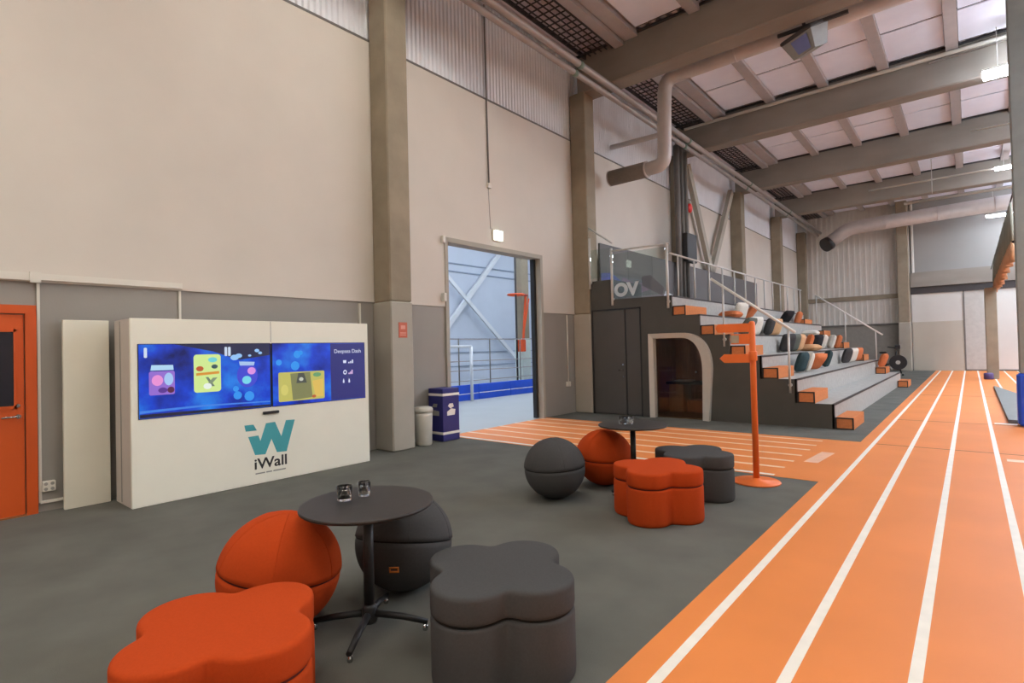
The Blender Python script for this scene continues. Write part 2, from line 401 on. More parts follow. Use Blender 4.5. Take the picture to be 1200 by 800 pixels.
# ------------------------------------------------------------------ lamps
def luminaire(label, x0, x1, y, z, m=M_lamp, wd=.34, group=None, drop=True, cover=False):
    o = thing('ceiling_luminaire', label, 'lamp', ((x0+x1)/2, y, z), group)
    MB().box(x0-.03, x1+.03, y-wd/(1.8 if cover else 6), y+wd/(1.8 if cover else 6), z+.08, z+.12).build('housing', M_trunk, o)
    MB().box(x0, x1, y-wd/2, y+wd/2, z, z+.08).build('diffuser', m, o)
    if drop:
        for x in (x0+.25, x1-.25): MB().tube([(x, y, z+.12), (x, y, ZT-.13)], .008, 6).build('hanger', M_steel, o)
    return o
luminaire('bright ceiling lamp hanging at the foot of the conduit beam', .4, 1.9, 16.8, 7.66, wd=.42, cover=True)
luminaire('ceiling lamp just beyond the beam over the stand end', .9, 2.4, 27.9, 8.02, wd=.25, cover=True)
luminaire('ceiling lamp in front of the far white wall above the rolled net', .72, 2.2, 33.6, 7.2, wd=.25, cover=True)
luminaire('ceiling lamp at the top of the conduit beam', .84, 2.34, 16.5, 8.3, wd=.25, cover=True)
for x0 in (-5.2, -1.2, 3.4):
    for y in (-5.5, -.9, 4.2):
        luminaire('white ceiling luminaire over the carpet and near track', x0, x0+1.6, y, 8.3, M_lampn, group='luminaires over the near half of the hall')
for y in (10.6, 14.5, 16.2, 20.2, 22.0, 25.5, 27.5, 31.5, 33.4):  # unseen rows, added in number to brighten the far half and roof
    for x0 in (2.4, 4.6, 6.8):
        luminaire('white luminaire added out of view to brighten the far half of the hall', x0, x0+1.6, y, 7.5, group='added unseen luminaires over the far side of the hall')

# ------------------------------------------------------------------ hall beyond the doorway
bx = struct('wall_5', (-17, 14, 0), 'pale blue-white wall of the hall beyond the doorway')
HX0, HX1, HY0, HY1 = -17.0, WX-.32, 2.0, 27.0
MB().box(HX0-.2, HX0, HY0, HY1, 0, 8.6).build('wall_panel', M_hall2wall, bx)
MB().box(HX0, HX1, HY1, HY1+.2, 0, 8.6).build('wall_panel', M_hall2wall, bx)
MB().box(HX0, HX1, HY0-.2, HY0, 0, 8.6).build('wall_panel', M_hall2wall, bx)
MB().box(HX0, HX1, HY0, HY1, 8.4, 8.6).build('roof_panel', M_hall2wall, bx)
for z in (5.0, 5.35): MB().box(HX0, HX0+.05, HY0, HY1, z, z+.05).build('wall_rail', mat('hall_beyond_rail', (150, 164, 182), .6), bx)
for z in (.9, 1.5, 2.1): MB().box(HX0, HX0+.04, HY0, HY1, z, z+.035).build('wall_rail', mat('hall_beyond_rail', (150, 164, 182), .6), bx)
f2 = st(MB().box(HX0, WX-.3, HY0, HY1, -.12, 0).build('floor_2', M_hall2floor), 'pale grey floor of the hall beyond the doorway')
MB().box(WX-.32, WX+.0, OY0, OY1, 0, .004).build('threshold_strip', M_hall2floor, f2)
o = thing('rink_barrier', 'low blue rink barrier with a white stripe beyond the doorway', 'barrier', (-12.3, 14, 0))
for k in range(8):
    y0 = 8.0+k*1.6
    bdd = MB().rbox(-12.33, -12.27, y0, y0+1.585, .0, .5, .01).build('board', M_blue, o)
    MB().box(-12.27, -12.266, y0+.01, y0+1.575, .2, .225).build('stripe', M_line, bdd)
for x0 in (-10.2, -13.5):
    for y in (6.5, 11, 15.5, 20):
        luminaire('cool white luminaire in the hall beyond the doorway', x0, x0+1.6, y, 8.1, M_lamp2, .5, 'luminaires in the hall beyond the doorway', False)
br = thing('cross_brace', 'white steel cross brace on the wall beyond the doorway', 'brace', (-16.8, 16.5, 0))
MB().bar((-16.8, 14.0, .9), (-16.8, 19.9, 6.9), .12, .22).build('diagonal', M_whitesteel, br)
MB().bar((-16.7, 20.5, .8), (-16.7, 14.2, 5.9), .1, .16).build('diagonal', M_whitesteel, br)
fe = thing('steel_fence', 'grey steel mesh fence beyond the doorway in front of blue mat', 'fence', (-12.35, 14, 0))
for y in (9, 10.5, 12.0, 13.45, 15.05, 16.6, 18.2): MB().tube([(-12.35, y, 0), (-12.35, y, 1.98)], .02, 8).build('post', M_pipedark, fe)
for z in (.62, .95, 1.25, 1.96): MB().tube([(-12.35, 9, z), (-12.35, 18.2, z)], .014, 6).build('rail', M_pipe, fe)
wf = thing('white_goal_frame', 'white tubular frame standing beyond the doorway', 'frame', (-12.0, 12.0, 0))
for y in (11.2, 12.2): MB().tube([(-12.0, y, 0), (-12.0, y, 1.72)], .05, 10).build('upright', M_whitesteel, wf)
MB().tube([(-12.0, 11.2, 1.72), (-12.0, 12.2, 1.72)], .04, 10).build('crossbar', M_whitesteel, wf)
wf = thing('white_goal_frame', 'short white tubular stand beside the navy box beyond the doorway', 'frame', (-10.6, 9.6, 0))
for y in (9.45, 9.85): MB().tube([(-10.6, y, 0), (-10.6, y, .9)], .045, 10).build('upright', M_whitesteel, wf)
MB().tube([(-10.6, 9.45, .9), (-10.6, 9.85, .9)], .045, 10).build('crossbar', M_whitesteel, wf)
cp = thing('concrete_pillar', 'grey pillar beyond the doorway carrying the orange hoop', 'pillar', (-13.1, 16.1, 0))
MB().rbox(-13.3, -12.95, 15.95, 16.4, 2.0, 8.4, .02).build('shaft', M_conc, cp)
MB().rbox(-13.32, -12.93, 15.93, 16.42, .1, 2.0, .02).build('painted_base', mat('pillar_pale_green', (206, 216, 208), .5), cp)
MB().tube([(-12.9, 15.55, .1), (-12.9, 15.55, 8.4)], .035, 8).build('drain_pipe', M_dark, cp)
hp = thing('basketball_hoop', 'orange basketball hoop with a slanted arm beyond the doorway', 'hoop', (-12.8, 15.9, 1.5))
MB().rbox(-12.93, -12.7, 15.6, 15.85, 1.5, 1.95, .02).build('mounting_box', M_hoop, hp)
MB().bar((-12.75, 15.75, 1.9), (-12.75, 15.95, 3.62), .07, .06).bar((-12.72, 15.66, 1.9), (-12.72, 16.1, 3.5), .04, .04).build('arm', M_hoop, hp)
ring = [(-12.85+.3*math.cos(2*PI*k/20), 15.5+.3*math.sin(2*PI*k/20), 3.62) for k in range(21)]
MB().tube(ring, .035, 8, False).build('rim', M_hoop, hp)
MB().rbox(-12.82, -12.7, 15.75, 16.05, 3.58, 3.66, .02).build('rim_plate', mat('hoop_dark_red', (150, 50, 36), .5), hp)

# ------------------------------------------------------------------ video wall unit
IX = -6.82
iw = thing('video_wall_unit', 'freestanding white unit with two wide blue screens and a teal logo', 'display', (IX-.3, 3.27, 0))
IY0, IY1, IZ = 1.78, 4.76, 2.03
MB().rbox(IX-.03, IX, IY0, IY1, 0, IZ, .006).build('front_panel', M_white, iw)
MB().box(-7.39, IX-.03, IY0+.004, IY0+.03, 0, IZ-.005).build('side_panel', M_whiteshade, iw)
MB().box(-7.39, IX-.03, IY1-.03, IY1-.004, 0, IZ-.005).build('side_panel', M_whiteshade, iw)
MB().box(-7.39, IX-.03, IY0+.03, IY1-.03, IZ-.03, IZ-.005).build('top_panel', M_whiteshade, iw)
MB().box(-7.2, -7.17, IY0+.001, IY0+.006, .02, IZ-.02).build('side_groove', M_inkgrey, iw)
MB().box(IX, IX+.0015, 3.298, 3.304, 1.76, IZ-.003).build('panel_joint', M_inkgrey, iw)
def screen_mat():
    m = bpy.data.materials.new('screen_blue_picture'); m.use_nodes = True
    nt = m.node_tree; N = nt.nodes; L = nt.links; b = N['Principled BSDF']
    tc = N.new('ShaderNodeTexCoord'); no = N.new('ShaderNodeTexNoise'); no.inputs['Scale'].default_value = 2.3; no.inputs['Detail'].default_value = 5
    mp = N.new('ShaderNodeMapping'); mp.inputs['Location'].default_value = (0, 1.1, .4)
    L.new(tc.outputs['Object'], mp.inputs[0]); L.new(mp.outputs[0], no.inputs['Vector'])
    cr = N.new('ShaderNodeValToRGB'); e = cr.color_ramp.elements
    e[0].position = .3; e[0].color = srgb(8, 20, 92); e[1].position = .78; e[1].color = srgb(40, 150, 240)
    k = cr.color_ramp.elements.new(.5); k.color = srgb(12, 62, 200)
    L.new(no.outputs[0], cr.inputs[0]); L.new(cr.outputs[0], b.inputs['Emission Color'])
    b.inputs['Emission Strength'].default_value = 1.0; b.inputs['Base Color'].default_value = (.01, .01, .02, 1); b.inputs['Roughness'].default_value = .15
    return m
M_screen = screen_mat()
E_ = {}
def em(r, g, b_, s=.9):
    k = (r, g, b_, s)
    if k not in E_: E_[k] = emis('screen_%d_%d_%d' % (r, g, b_), (r, g, b_), s)
    return E_[k]
SX = IX+.004
def flat(mb, y0, y1, z0, z1, lay): return mb.box(SX+.001*lay-.0004, SX+.001*lay, y0, y1, z0, z1)
def rrect(y0, y1, z0, z1, r=.03, n=5):
    pts = []
    for (cy, cz, a0) in ((y1-r, z1-r, 0), (y0+r, z1-r, 90), (y0+r, z0+r, 180), (y1-r, z0+r, 270)):
        for i in range(n+1):
            a = math.radians(a0+90*i/n); pts.append((cy+r*math.cos(a), cz+r*math.sin(a)))
    return pts
def ell(cy, cz, ry, rz_, n=20): return [(cy+ry*math.cos(2*PI*k/n), cz+rz_*math.sin(2*PI*k/n)) for k in range(n)]
s1 = MB().box(IX, SX, 1.855, 3.285, .945, 1.745).build('screen', M_screen, iw)
s2 = MB().box(IX, SX, 3.315, 4.69, .945, 1.745).build('screen', M_screen, iw)
mb = MB().box(IX, SX+.001, 3.285, 3.315, .945, 1.745)
for s, (a, b) in ((0, (1.855, 3.285)), (1, (3.315, 4.69))):
    mb.box(IX, SX+.001, a-.008, b+.008, 1.745, 1.752).box(IX, SX+.001, a-.008, b+.008, .938, .945).box(IX, SX+.001, a-.008, a, .938, 1.752).box(IX, SX+.001, b, b+.008, .938, 1.752)
mb.build('bezel', M_blackmetal, iw)
def pic(name, poly, m, lay, par):
    MB().prism(poly, 'x', SX+.001*lay-.0006, SX+.001*lay).build(name, m, par)
# flat pictures on the screens (generic stand-ins)
pic('picture_band', [(1.86, .95), (3.28, .95), (3.28, .975), (1.86, .99)], em(14, 18, 50), 1, s1)
pic('picture_band', [(1.86, 1.0), (2.5, 1.02), (3.28, 1.005), (3.28, 1.02), (2.5, 1.04), (1.86, 1.03)], em(60, 130, 230), 1, s1)
pic('picture_band', [(2.2, 1.745), (3.28, 1.745), (3.28, 1.6), (2.9, 1.55), (2.6, 1.66)], em(20, 28, 70), 1, s1)
pic('game_card', rrect(1.95, 2.2, 1.19, 1.45, .02), em(150, 110, 214), 2, s1)
pic('game_card_title', [(1.975, 1.52), (2.185, 1.515), (2.19, 1.46), (1.965, 1.46)], em(180, 220, 250), 2, s1)
pic('game_card_art', ell(2.03, 1.35, .055, .06), em(240, 150, 220), 3, s1)
pic('game_card_art', ell(2.14, 1.36, .045, .07), em(170, 205, 250), 3, s1)
pic('game_card_art', ell(2.08, 1.24, .045, .03), em(90, 50, 150), 4, s1)
pic('game_card_art', ell(2.16, 1.24, .035, .035), em(90, 30, 70), 4, s1)
pic('game_card', rrect(2.395, 2.69, 1.185, 1.625, .035), em(214, 240, 150), 2, s1)
pic('game_card_art', [(2.42, 1.38), (2.67, 1.395), (2.67, 1.425), (2.42, 1.41)], em(222, 150, 50), 3, s1)
pic('game_card_art', ell(2.46, 1.46, .04, .03), em(196, 86, 40), 3, s1)
pic('game_card_art', ell(2.62, 1.48, .035, .025), em(40, 80, 90), 3, s1)
pic('game_card_art', ell(2.6, 1.56, .05, .03), em(110, 214, 220), 3, s1)
pic('game_card_art', [(2.52, 1.36), (2.55, 1.36), (2.62, 1.25), (2.585, 1.25)], em(110, 130, 110), 3, s1)
pic('game_card_art', [(2.6, 1.35), (2.65, 1.35), (2.55, 1.24), (2.51, 1.25)], em(130, 150, 120), 4, s1)
pic('game_card_art', ell(2.54, 1.255, .045, .035), em(240, 250, 240), 5, s1)
pic('game_globe', ell(3.0, 1.36, .125, .15, 28), em(60, 70, 214), 2, s1)
pic('game_globe_art', ell(3.05, 1.41, .05, .045), em(226, 150, 232), 3, s1)
pic('game_globe_art', ell(2.99, 1.3, .055, .05), em(120, 220, 240), 3, s1)
pic('game_globe_title', [(2.9, 1.53), (3.09, 1.52), (3.08, 1.475), (2.91, 1.48)], em(170, 200, 240), 3, s1)
for yy, zz in ((1.92, 1.66), (2.75, 1.66), (2.79, 1.66)): pic('menu_icon', rrect(yy-.015, yy+.015, zz-.06, zz+.05, .01, 3), em(210, 225, 245), 2, s1)
for yy, zz, r_ in ((2.85, 1.58, .05), (2.9, 1.6, .04), (3.12, 1.66, .03), (3.16, 1.63, .025), (3.03, 1.6, .02)): pic('sparkle', ell(yy, zz, r_, r_*.7, 10), em(150, 200, 250), 2, s1)
for yy, zz, r_ in ((2.88, 1.12, .05), (3.02, 1.1, .06), (2.86, 1.2, .035)): pic('bubble', ell(yy, zz, r_, r_, 14), em(40, 150, 244), 1, s1)
pic('info_panel', [(4.14, .95), (4.685, .95), (4.685, 1.74), (4.14, 1.74)], em(26, 34, 118), 1, s2)
pic('game_card', rrect(3.39, 4.04, .99, 1.37, .02), em(196, 190, 96), 2, s2)
pic('game_card_art', [(3.55, 1.35), (3.83, 1.36), (3.86, 1.02), (3.58, 1.0)], em(128, 130, 84), 3, s2)
pic('game_card_art', [(3.63, 1.22), (3.78, 1.22), (3.74, 1.35), (3.66, 1.35)], em(70, 76, 70), 4, s2)
pic('game_card_art', ell(3.7, 1.27, .03, .025), em(200, 206, 190), 5, s2)
pic('game_card_art', [(3.86, 1.24), (4.02, 1.26), (4.02, 1.02), (3.9, 1.02)], em(226, 190, 90), 3, s2)
pic('game_card_art', ell(3.93, 1.32, .06, .03), em(100, 160, 110), 4, s2)
pic('game_card_art', ell(3.47, 1.14, .05, .07), em(214, 206, 110), 3, s2)
pic('game_card_art', ell(3.88, 1.03, .03, .02), em(190, 90, 50), 5, s2)
for yy, zz, r_ in ((3.65, 1.6, .05), (3.7, 1.62, .03), (3.4, 1.5, .04), (3.62, 1.45, .06)): pic('bubble', ell(yy, zz, r_, r_, 14), em(40, 150, 244), 1, s2)
onx = lambda y0, z0, wid, lay: (lambda x, y, z, w_: (SX+.001*lay+z*.2, y0+x*wid/w_, z0+y))
text_mb('Deepsea Dash', .075, onx(4.2, 1.605, .43, 2)).build('screen_title', em(225, 232, 250), s2)
pic('screen_icon', [(4.335, 1.5), (4.39, 1.5), (4.385, 1.46), (4.34, 1.46)], em(225, 232, 250), 2, s2)
for k, hh in enumerate((.02, .03, .05)): pic('screen_icon', [(4.42+k*.03, 1.455), (4.44+k*.03, 1.455), (4.44+k*.03, 1.455+hh), (4.42+k*.03, 1.455+hh)], em(225, 232, 250), 2, s2)
pic('screen_icon', ell(4.365, 1.33, .03, .033), em(225, 232, 250), 2, s2)
pic('screen_icon', ell(4.365, 1.33, .016, .018), em(26, 34, 118), 3, s2)
for k, hh in enumerate((.02, .035, .06)): pic('screen_icon', [(4.42+k*.025, 1.3), (4.44+k*.025, 1.3), (4.44+k*.025, 1.3+hh), (4.42+k*.025, 1.3+hh)], em(225, 190, 230), 2, s2)
for yy in (4.34, 4.43): pic('screen_icon', [(yy-.012, 1.18), (yy+.012, 1.18), (yy+.012, 1.21), (yy, 1.245), (yy-.012, 1.21)], em(225, 232, 250), 2, s2)
MB().rbox(IX, IX+.03, 3.18, 3.385, .855, .89, .006).build('camera_bar', M_blackmetal, iw)
MB().prism([(2.954, .743), (3.065, .741), (3.105, .665), (2.97, .667)], 'x', IX, IX+.002).build('logo_stroke', M_teal, iw)
MB().prism([(2.998, .596), (3.124, .599), (3.147, .527), (3.221, .74), (3.338, .745), (3.417, .55), (3.482, .749), (3.603, .745), (3.484, .348), (3.356, .356), (3.289, .537), (3.208, .353), (3.079, .362)], 'x', IX, IX+.002).build('logo_stroke', M_teal, iw)
onf = lambda y0, z0, wid: (lambda x, y, z, w_: (IX+.0012+z*.4, y0+x*wid/w_, z0+y))
text_mb('iWall', .185, onf(3.07, .185, .415), bold=.003).build('logo_lettering', M_ink, iw)
mb = MB()
for a_, b_ in ((3.08, 3.2), (3.215, 3.29), (3.305, 3.47)): mb.box(IX, IX+.0012, a_, b_, .12, .135)
mb.build('logo_tagline', M_inkgrey, iw)

# board leaning beside it
tag(MB().rbox(-7.47, -7.42, 1.33, 1.74, 0, 2.03, .004).build('white_board_panel', M_board), 'plain white board standing between the orange door and screen unit', 'board')

# wall trunking, conduits, socket
o = thing('cable_trunking', 'white cable trunking along the grey wall above the orange door', 'trunking', (WX, .8, 2.48))
MB().box(WX+.026, WX+.06, -2, 1.1, 2.44, 2.52).build('run', M_trunk, o)
MB().box(WX+.026, WX+.07, 1.08, 1.17, 2.42, 2.53).build('junction_box', M_trunk, o)
MB().box(WX+.026, WX+.06, 1.17, 2.52, 2.45, 2.52).build('run', M_trunk, o)
MB().box(WX, WX+.02, 1.14, 1.165, .1, 2.43).build('drop', M_trunk, o)
MB().box(WX, WX+.02, 2.49, 2.515, 1.5, 2.425).build('drop', M_trunk, o)
o = thing('wall_socket', 'white double power socket low on the grey wall', 'socket', (WX, 1.22, .26))
MB().rbox(WX, WX+.045, 1.165, 1.275, .21, .32, .006).build('plate', M_trunk, o)
for yy in (1.193, 1.247):
    for zz in (.238, .292): MB().tube([(WX+.045, yy, zz), (WX+.047, yy, zz)], .017, 12).build('outlet', M_inkgrey, o)
o = thing('cable_conduit', 'white vertical conduit with a socket between screen unit and pillar', 'conduit', (WX, 4.95, .3))
MB().box(WX, WX+.03, 5.1, 5.13, .42, 2.4).build('drop', M_trunk, o)
MB().rbox(WX, WX+.05, 5.06, 5.17, .32, .44, .006).build('plate', M_trunk, o)
# cable and sign lamp above doorway
o = thing('hanging_cable', 'thin dark cable running down the wall above the doorway', 'cable', (WX, 8.25, 4.95))
MB().tube([(WX+.04, 8.24, 8.75), (WX+.04, 8.25, 6.8), (WX+.05, 8.26, 5.05)], .016, 8).build('cord', M_pipedark, o)
MB().rbox(WX+.026, WX+.08, 8.21, 8.31, 4.93, 5.03, .005).build('junction_box', M_trunk, o)
MB().tube([(WX+.03, 8.26, 4.93), (WX+.03, 8.3, 4.1)], .006, 6).build('lead', M_pipe, o)
o = thing('exit_lamp', 'glowing white lamp on the wall above the wide doorway', 'lamp', (WX+.03, 8.49, 3.9))
MB().rbox(WX+.026, WX+.06, 8.34, 8.64, 3.86, 4.1, .008).build('housing', M_trunk, o)
MB().rbox(WX+.06, WX+.1, 8.37, 8.61, 3.88, 4.08, .008).build('diffuser', M_exit, o)
tag(MB().rbox(WX+.02, WX+.12, 6.88, 6.95, 2.52, 2.68, .01).build('door_control_box', M_trunk), 'small pale control box on the wall left of the doorway', 'box')
tag(MB().rbox(WX+.02, WX+.1, 6.9, 6.97, 3.62, 3.76, .01).build('door_sensor', M_trunk), 'small white sensor at the upper corner of the doorway', 'sensor')
o = thing('wall_notice', 'small red fire notice on the pillar beside the doorway', 'sign', (-7.05, 5.6, 1.95))
MB().box(-7.06, -7.052, 5.52, 5.69, 1.83, 2.08).build('plate', M_signred, o)
mb = MB().box(-7.052, -7.05, 5.56, 5.65, 1.97, 2.03).box(-7.052, -7.05, 5.545, 5.665, 1.9, 1.915).box(-7.052, -7.05, 5.545, 5.665, 1.87, 1.882)
mb.build('print', mat('notice_pale', (226, 160, 140), .6), o)
o = thing('cable_conduit', 'white conduit and valve on the wall right of the doorway', 'conduit', (WX, 10.9, .7))
MB().tube([(WX+.03, 11.0, .75), (WX+.03, 11.0, 2.4)], .014, 8).build('drop', M_trunk, o)
MB().rbox(WX, WX+.06, 10.93, 11.07, .66, .78, .008).build('plate', M_trunk, o)

# bin and navy box
o = thing('waste_bin', 'pale cylindrical waste bin at the foot of the pillar', 'bin', (-7.2, 6.12, 0))
MB().lathe([(.125, 0), (.14, .02), (.155, .5), (.155, .56)], 32, (-7.2, 6.12, 0)).build('body', M_bin, o)
MB().lathe([(.165, .56), (.165, .61), (.15, .64), (.1, .655), (0.001, .66)], 32, (-7.2, 6.12, 0)).build('lid', M_bin, o)
o = thing('navy_display_box', 'tall navy blue printed box with white bands beside the bin', 'box', (-7.3, 6.68, 0))
X0, X1, Y0, Y1 = -7.5, -7.12, 6.5, 6.9
MB().rbox(X0, X1, Y0, Y1, 0, .93, .008).build('body', M_navy, o)
for z in (.12, .8): MB().box(X0-.003, X1+.003, Y0-.003, Y1+.003, z, z+.045).build('white_band', M_line, o)
MB().prism([(6.62, .62), (6.66, .66), (6.74, .66), (6.76, .6), (6.68, .57)], 'x', X1, X1+.003).prism([(6.6, .45), (6.78, .45), (6.8, .55), (6.7, .57), (6.6, .52)], 'x', X1, X1+.003).build('emblem', M_line, o)
MB().prism([(-7.4, .6), (-7.28, .6), (-7.26, .66), (-7.36, .66)], 'y', Y0-.003, Y0).prism([(-7.42, .45), (-7.22, .45), (-7.22, .53), (-7.42, .55)], 'y', Y0-.003, Y0).build('emblem', M_inkgrey, o)

# ------------------------------------------------------------------ poufs, ball seats, tables
def clover(n=112, d=.225, r=.2, k=.012):
    out = []
    for i in range(n):
        th = 2*PI*i/n; vals = []
        for L_ in range(4):
            a = th-L_*PI/2
            q = r*r-(d*math.sin(a))**2
            if q > 0 and math.cos(a) > 0: vals.append(d*math.cos(a)+math.sqrt(q))
        m_ = max(vals); out.append((th, m_+k*math.log(sum(math.exp((v-m_)/k) for v in vals))))
    # round the creases a little
    rr = [x for _, x in out]
    for _ in range(3): rr = [(rr[i-1]+2*rr[i]+rr[(i+1) % n])/4 for i in range(n)]
    return [(t[0], x) for t, x in zip(out, rr)]
CL = clover()
def ring_mesh(rings, capb=True, capt=True):
    # rings: list of (inset, z); inset moves the outline inwards
    n = len(CL); vs_ = []; fs = []
    pts = [(r*math.cos(t), r*math.sin(t)) for t, r in CL]
    nor = []
    for i in range(n):
        a, b = pts[i-1], pts[(i+1) % n]; tx, ty = b[0]-a[0], b[1]-a[1]; l = math.hypot(tx, ty); nor.append((ty/l, -tx/l))
    for ins, z in rings:
        for (p, q) in zip(pts, nor): vs_.append((p[0]-q[0]*ins, p[1]-q[1]*ins, z))
    for k in range(len(rings)-1):
        for i in range(n):
            j = (i+1) % n; fs.append((k*n+i, k*n+j, (k+1)*n+j, (k+1)*n+i))
    mb = MB(); mb.add(vs_, fs, True)
    m = len(rings)-1
    if capt:
        # fan through an inner ring keeps the top smooth
        c = len(mb.v); mb.v.append((0, 0, rings[-1][1]))
        for i in range(n): mb.f.append([m*n+i, m*n+(i+1) % n, c]); mb.sm.append(True)
    if capb:
        c = len(mb.v); mb.v.append((0, 0, rings[0][1]))
        for i in range(n): mb.f.append([(i+1) % n, i, c]); mb.sm.append(False)
    return mb
def pouf(label, loc, rz, m, ms, H=.47):
    o = thing('clover_pouf', label, 'pouf', loc, None, rz)
    hs = H-.145
    ring_mesh([(.012, 0), (.004, .012), (0, .04), (0, hs-.02), (.004, hs-.006), (.012, hs)]).build('base', m, o, True)
    ring_mesh([(.014, hs), (.014, hs+.012)]).build('seam', ms, o, True)
    ring_mesh([(.012, hs+.012), (.003, hs+.018), (0, hs+.035), (0, H-.022), (.003, H-.011), (.009, H-.004), (.02, H-.0006), (.045, H)]).build('seat_cushion', m, o, True)
    return o
pouf('orange felt clover pouf beside the orange ball seat', (-2.47, .97, 0), math.radians(14), M_orange, M_seamO)
pouf('charcoal felt clover pouf beside the round table with star foot', (-1.92, 2.12, 0), math.radians(4), M_felt, M_seamK)
pouf('orange felt clover pouf in front of the far round table', (-2.3, 4.8, 0), math.radians(6), M_orange, M_seamO)
pouf('charcoal felt clover pouf behind the orange pouf by the signpost', (-2.3, 5.68, 0), math.radians(-4), M_felt, M_seamK)

def ball(label, c, r, m, ms, tilt=(0, 0), tagm=False, squash=.97):
    o = thing('ball_seat', label, 'seat', (c[0], c[1], 0))
    Mx = Matrix.Rotation(math.radians(tilt[0]), 4, 'X') @ Matrix.Rotation(math.radians(tilt[1]), 4, 'Y')
    def prof(a0, a1, n, kr):
        out = []
        for i in range(n+1):
            a = a0+(a1-a0)*i/n; out.append((max(.0005, r*kr*math.cos(a)), r*squash*math.sin(a)))
        return out
    a = math.asin(.07)
    lo = prof(-PI/2, a-.02, 16, .985); up = prof(a+.02, PI/2, 18, 1.0)
    up = [(max(.0005, r*.968*math.cos(a+.015)), up[0][1]-.004)]+up
    C = Matrix.Translation((0, 0, r*squash))
    MB().lathe(lo, 56).xf(C @ Mx).build('lower_cover', m, o, True)
    MB().lathe(up, 56).xf(C @ Mx).build('upper_cover', m, o, True)
    MB().lathe([(r*.9, lo[-1][1]-.01), (r*.972, lo[-1][1]), (r*.972, up[1][1]), (r*.9, up[1][1]+.01)], 56).xf(C @ Mx).build('seam', ms, o, True)
    # meridian seams on the cover
    for k in range(3):
        th = math.radians(25+60*k); pts = []
        for i in range(33):
            b = a+.04+(PI-2*(a+.04))*i/32
            pts.append((r*1.0005*math.cos(b)*math.cos(th), r*1.0005*math.cos(b)*math.sin(th), r*1.0005*squash*math.sin(b)))
        MB().tube(pts, .0022, 5).xf(C @ Mx).build('panel_seam', m, o, True)
    if tagm:
        # small stitched tag facing the table, on the lower cover
        d = Vector(tagm).normalized()
        side = Vector((0, 0, 1)).cross(d).normalized(); up_ = d.cross(side)
        p = Vector((0, 0, r*squash))+d*r*.985
        mb = MB(); 
        for (a_, b_, w_, h_) in ((0, .014, .03, .004), (0, -.014, .03, .004), (-.026, 0, .004, .016), (.026, 0, .004, .016)):
            mb.obox(p+side*a_+up_*b_+d*.002, side, up_, d, w_, h_, .004)
        mb.build('tag', mat('tag_orange', (226, 130, 54), .6), o, True)
    return o
ball('orange felt ball seat beside the round table', (-3.14, 1.555), .345, M_orange, M_seamO, (-7, 6))
ball('charcoal felt ball seat with a small orange tag behind the table', (-2.98, 2.34), .328, M_felt, M_seamK, (-12, -6), (.62, -.74, -.22))
ball('charcoal felt ball seat standing alone on open carpet', (-3.44, 4.73), .33, M_felt, M_seamK, (2, -2))
ball('orange felt ball seat under the edge of the far round table', (-3.3, 5.52), .33, M_orange, M_seamO, (4, 3))

def round_table(label, loc, rz, H=.735, R_=.378):
    o = thing('round_table', label, 'table', loc, None, rz)
    MB().lathe([(R_-.01, H-.022), (R_, H-.014), (R_, H-.004), (R_-.004, H)], 72).build('tabletop', M_tabletop, o, True)
    MB().lathe([(.09, H-.034), (.09, H-.022)], 24).build('mounting_plate', M_blackmetal, o, True)
    MB().lathe([(.03, .1), (.03, H-.03)], 24).build('column', M_blackmetal, o, True)
    MB().lathe([(.042, .045), (.045, .06), (.042, .13), (.03, .15)], 24).build('hub', M_blackmetal, o, True)
    for k in range(4):
        a = PI/2*k; c_, s_ = math.cos(a), math.sin(a)
        leg = MB().tube([(.03*c_, .03*s_, .095), (.2*c_, .2*s_, .075), (.34*c_, .34*s_, .045)], [.021, .019, .016], 12).build('foot', M_blackmetal, o, True)
        MB().lathe([(.014, 0), (.016, .01), (.012, .035)], 14, (.325*c_, .325*s_, 0)).build('glide', M_chrome, leg, True)
    return o
round_table('black round table with a star foot next to the orange ball seat', (-2.7, 1.86, 0), math.radians(-53))
round_table('black round table with a star foot by the cross track lanes', (-2.9, 5.48, 0), math.radians(-15))
M_glass = bpy.data.materials.new('drinking_glass'); M_glass.use_nodes = True
b = M_glass.node_tree.nodes['Principled BSDF']; b.inputs['Transmission Weight'].default_value = 1; b.inputs['Roughness'].default_value = .02; b.inputs['IOR'].default_value = 1.45
b.inputs['Base Color'].default_value = (.95, .96, .95, 1)
M_dregs = mat('candle_dark', (40, 34, 34), .4)
M_wax = mat('candle_white', (226, 222, 210), .5)
def tumbler(label, x, y, z, r, h, cm, ch):
    o = thing('glass_tumbler', label, 'glass', (x, y, z))
    MB().lathe([(r*.86, 0), (r*.92, .004), (r, h), (r-.004, h), (r*.9-.004, .014), (.0005, .014)], 28).build('vessel', M_glass, o, True)
    MB().lathe([(r*.8, .0155), (r*.84, ch)], 24).build('candle', cm, o, True)
    return o
tumbler('glass holder with dark filling on the near round table', -2.84, 1.80, .7355, .045, .085, M_dregs, .05)
tumbler('glass holder with white candle on the table beside the dark one', -2.83, 1.93, .7355, .037, .085, M_wax, .06)
tumbler('clear glass holder with dark filling on the far round table', -2.99, 5.42, .7355, .045, .085, M_dregs, .03)
tumbler('clear glass holder with white candle on the far round table', -2.93, 5.48, .7355, .037, .085, M_wax, .05)

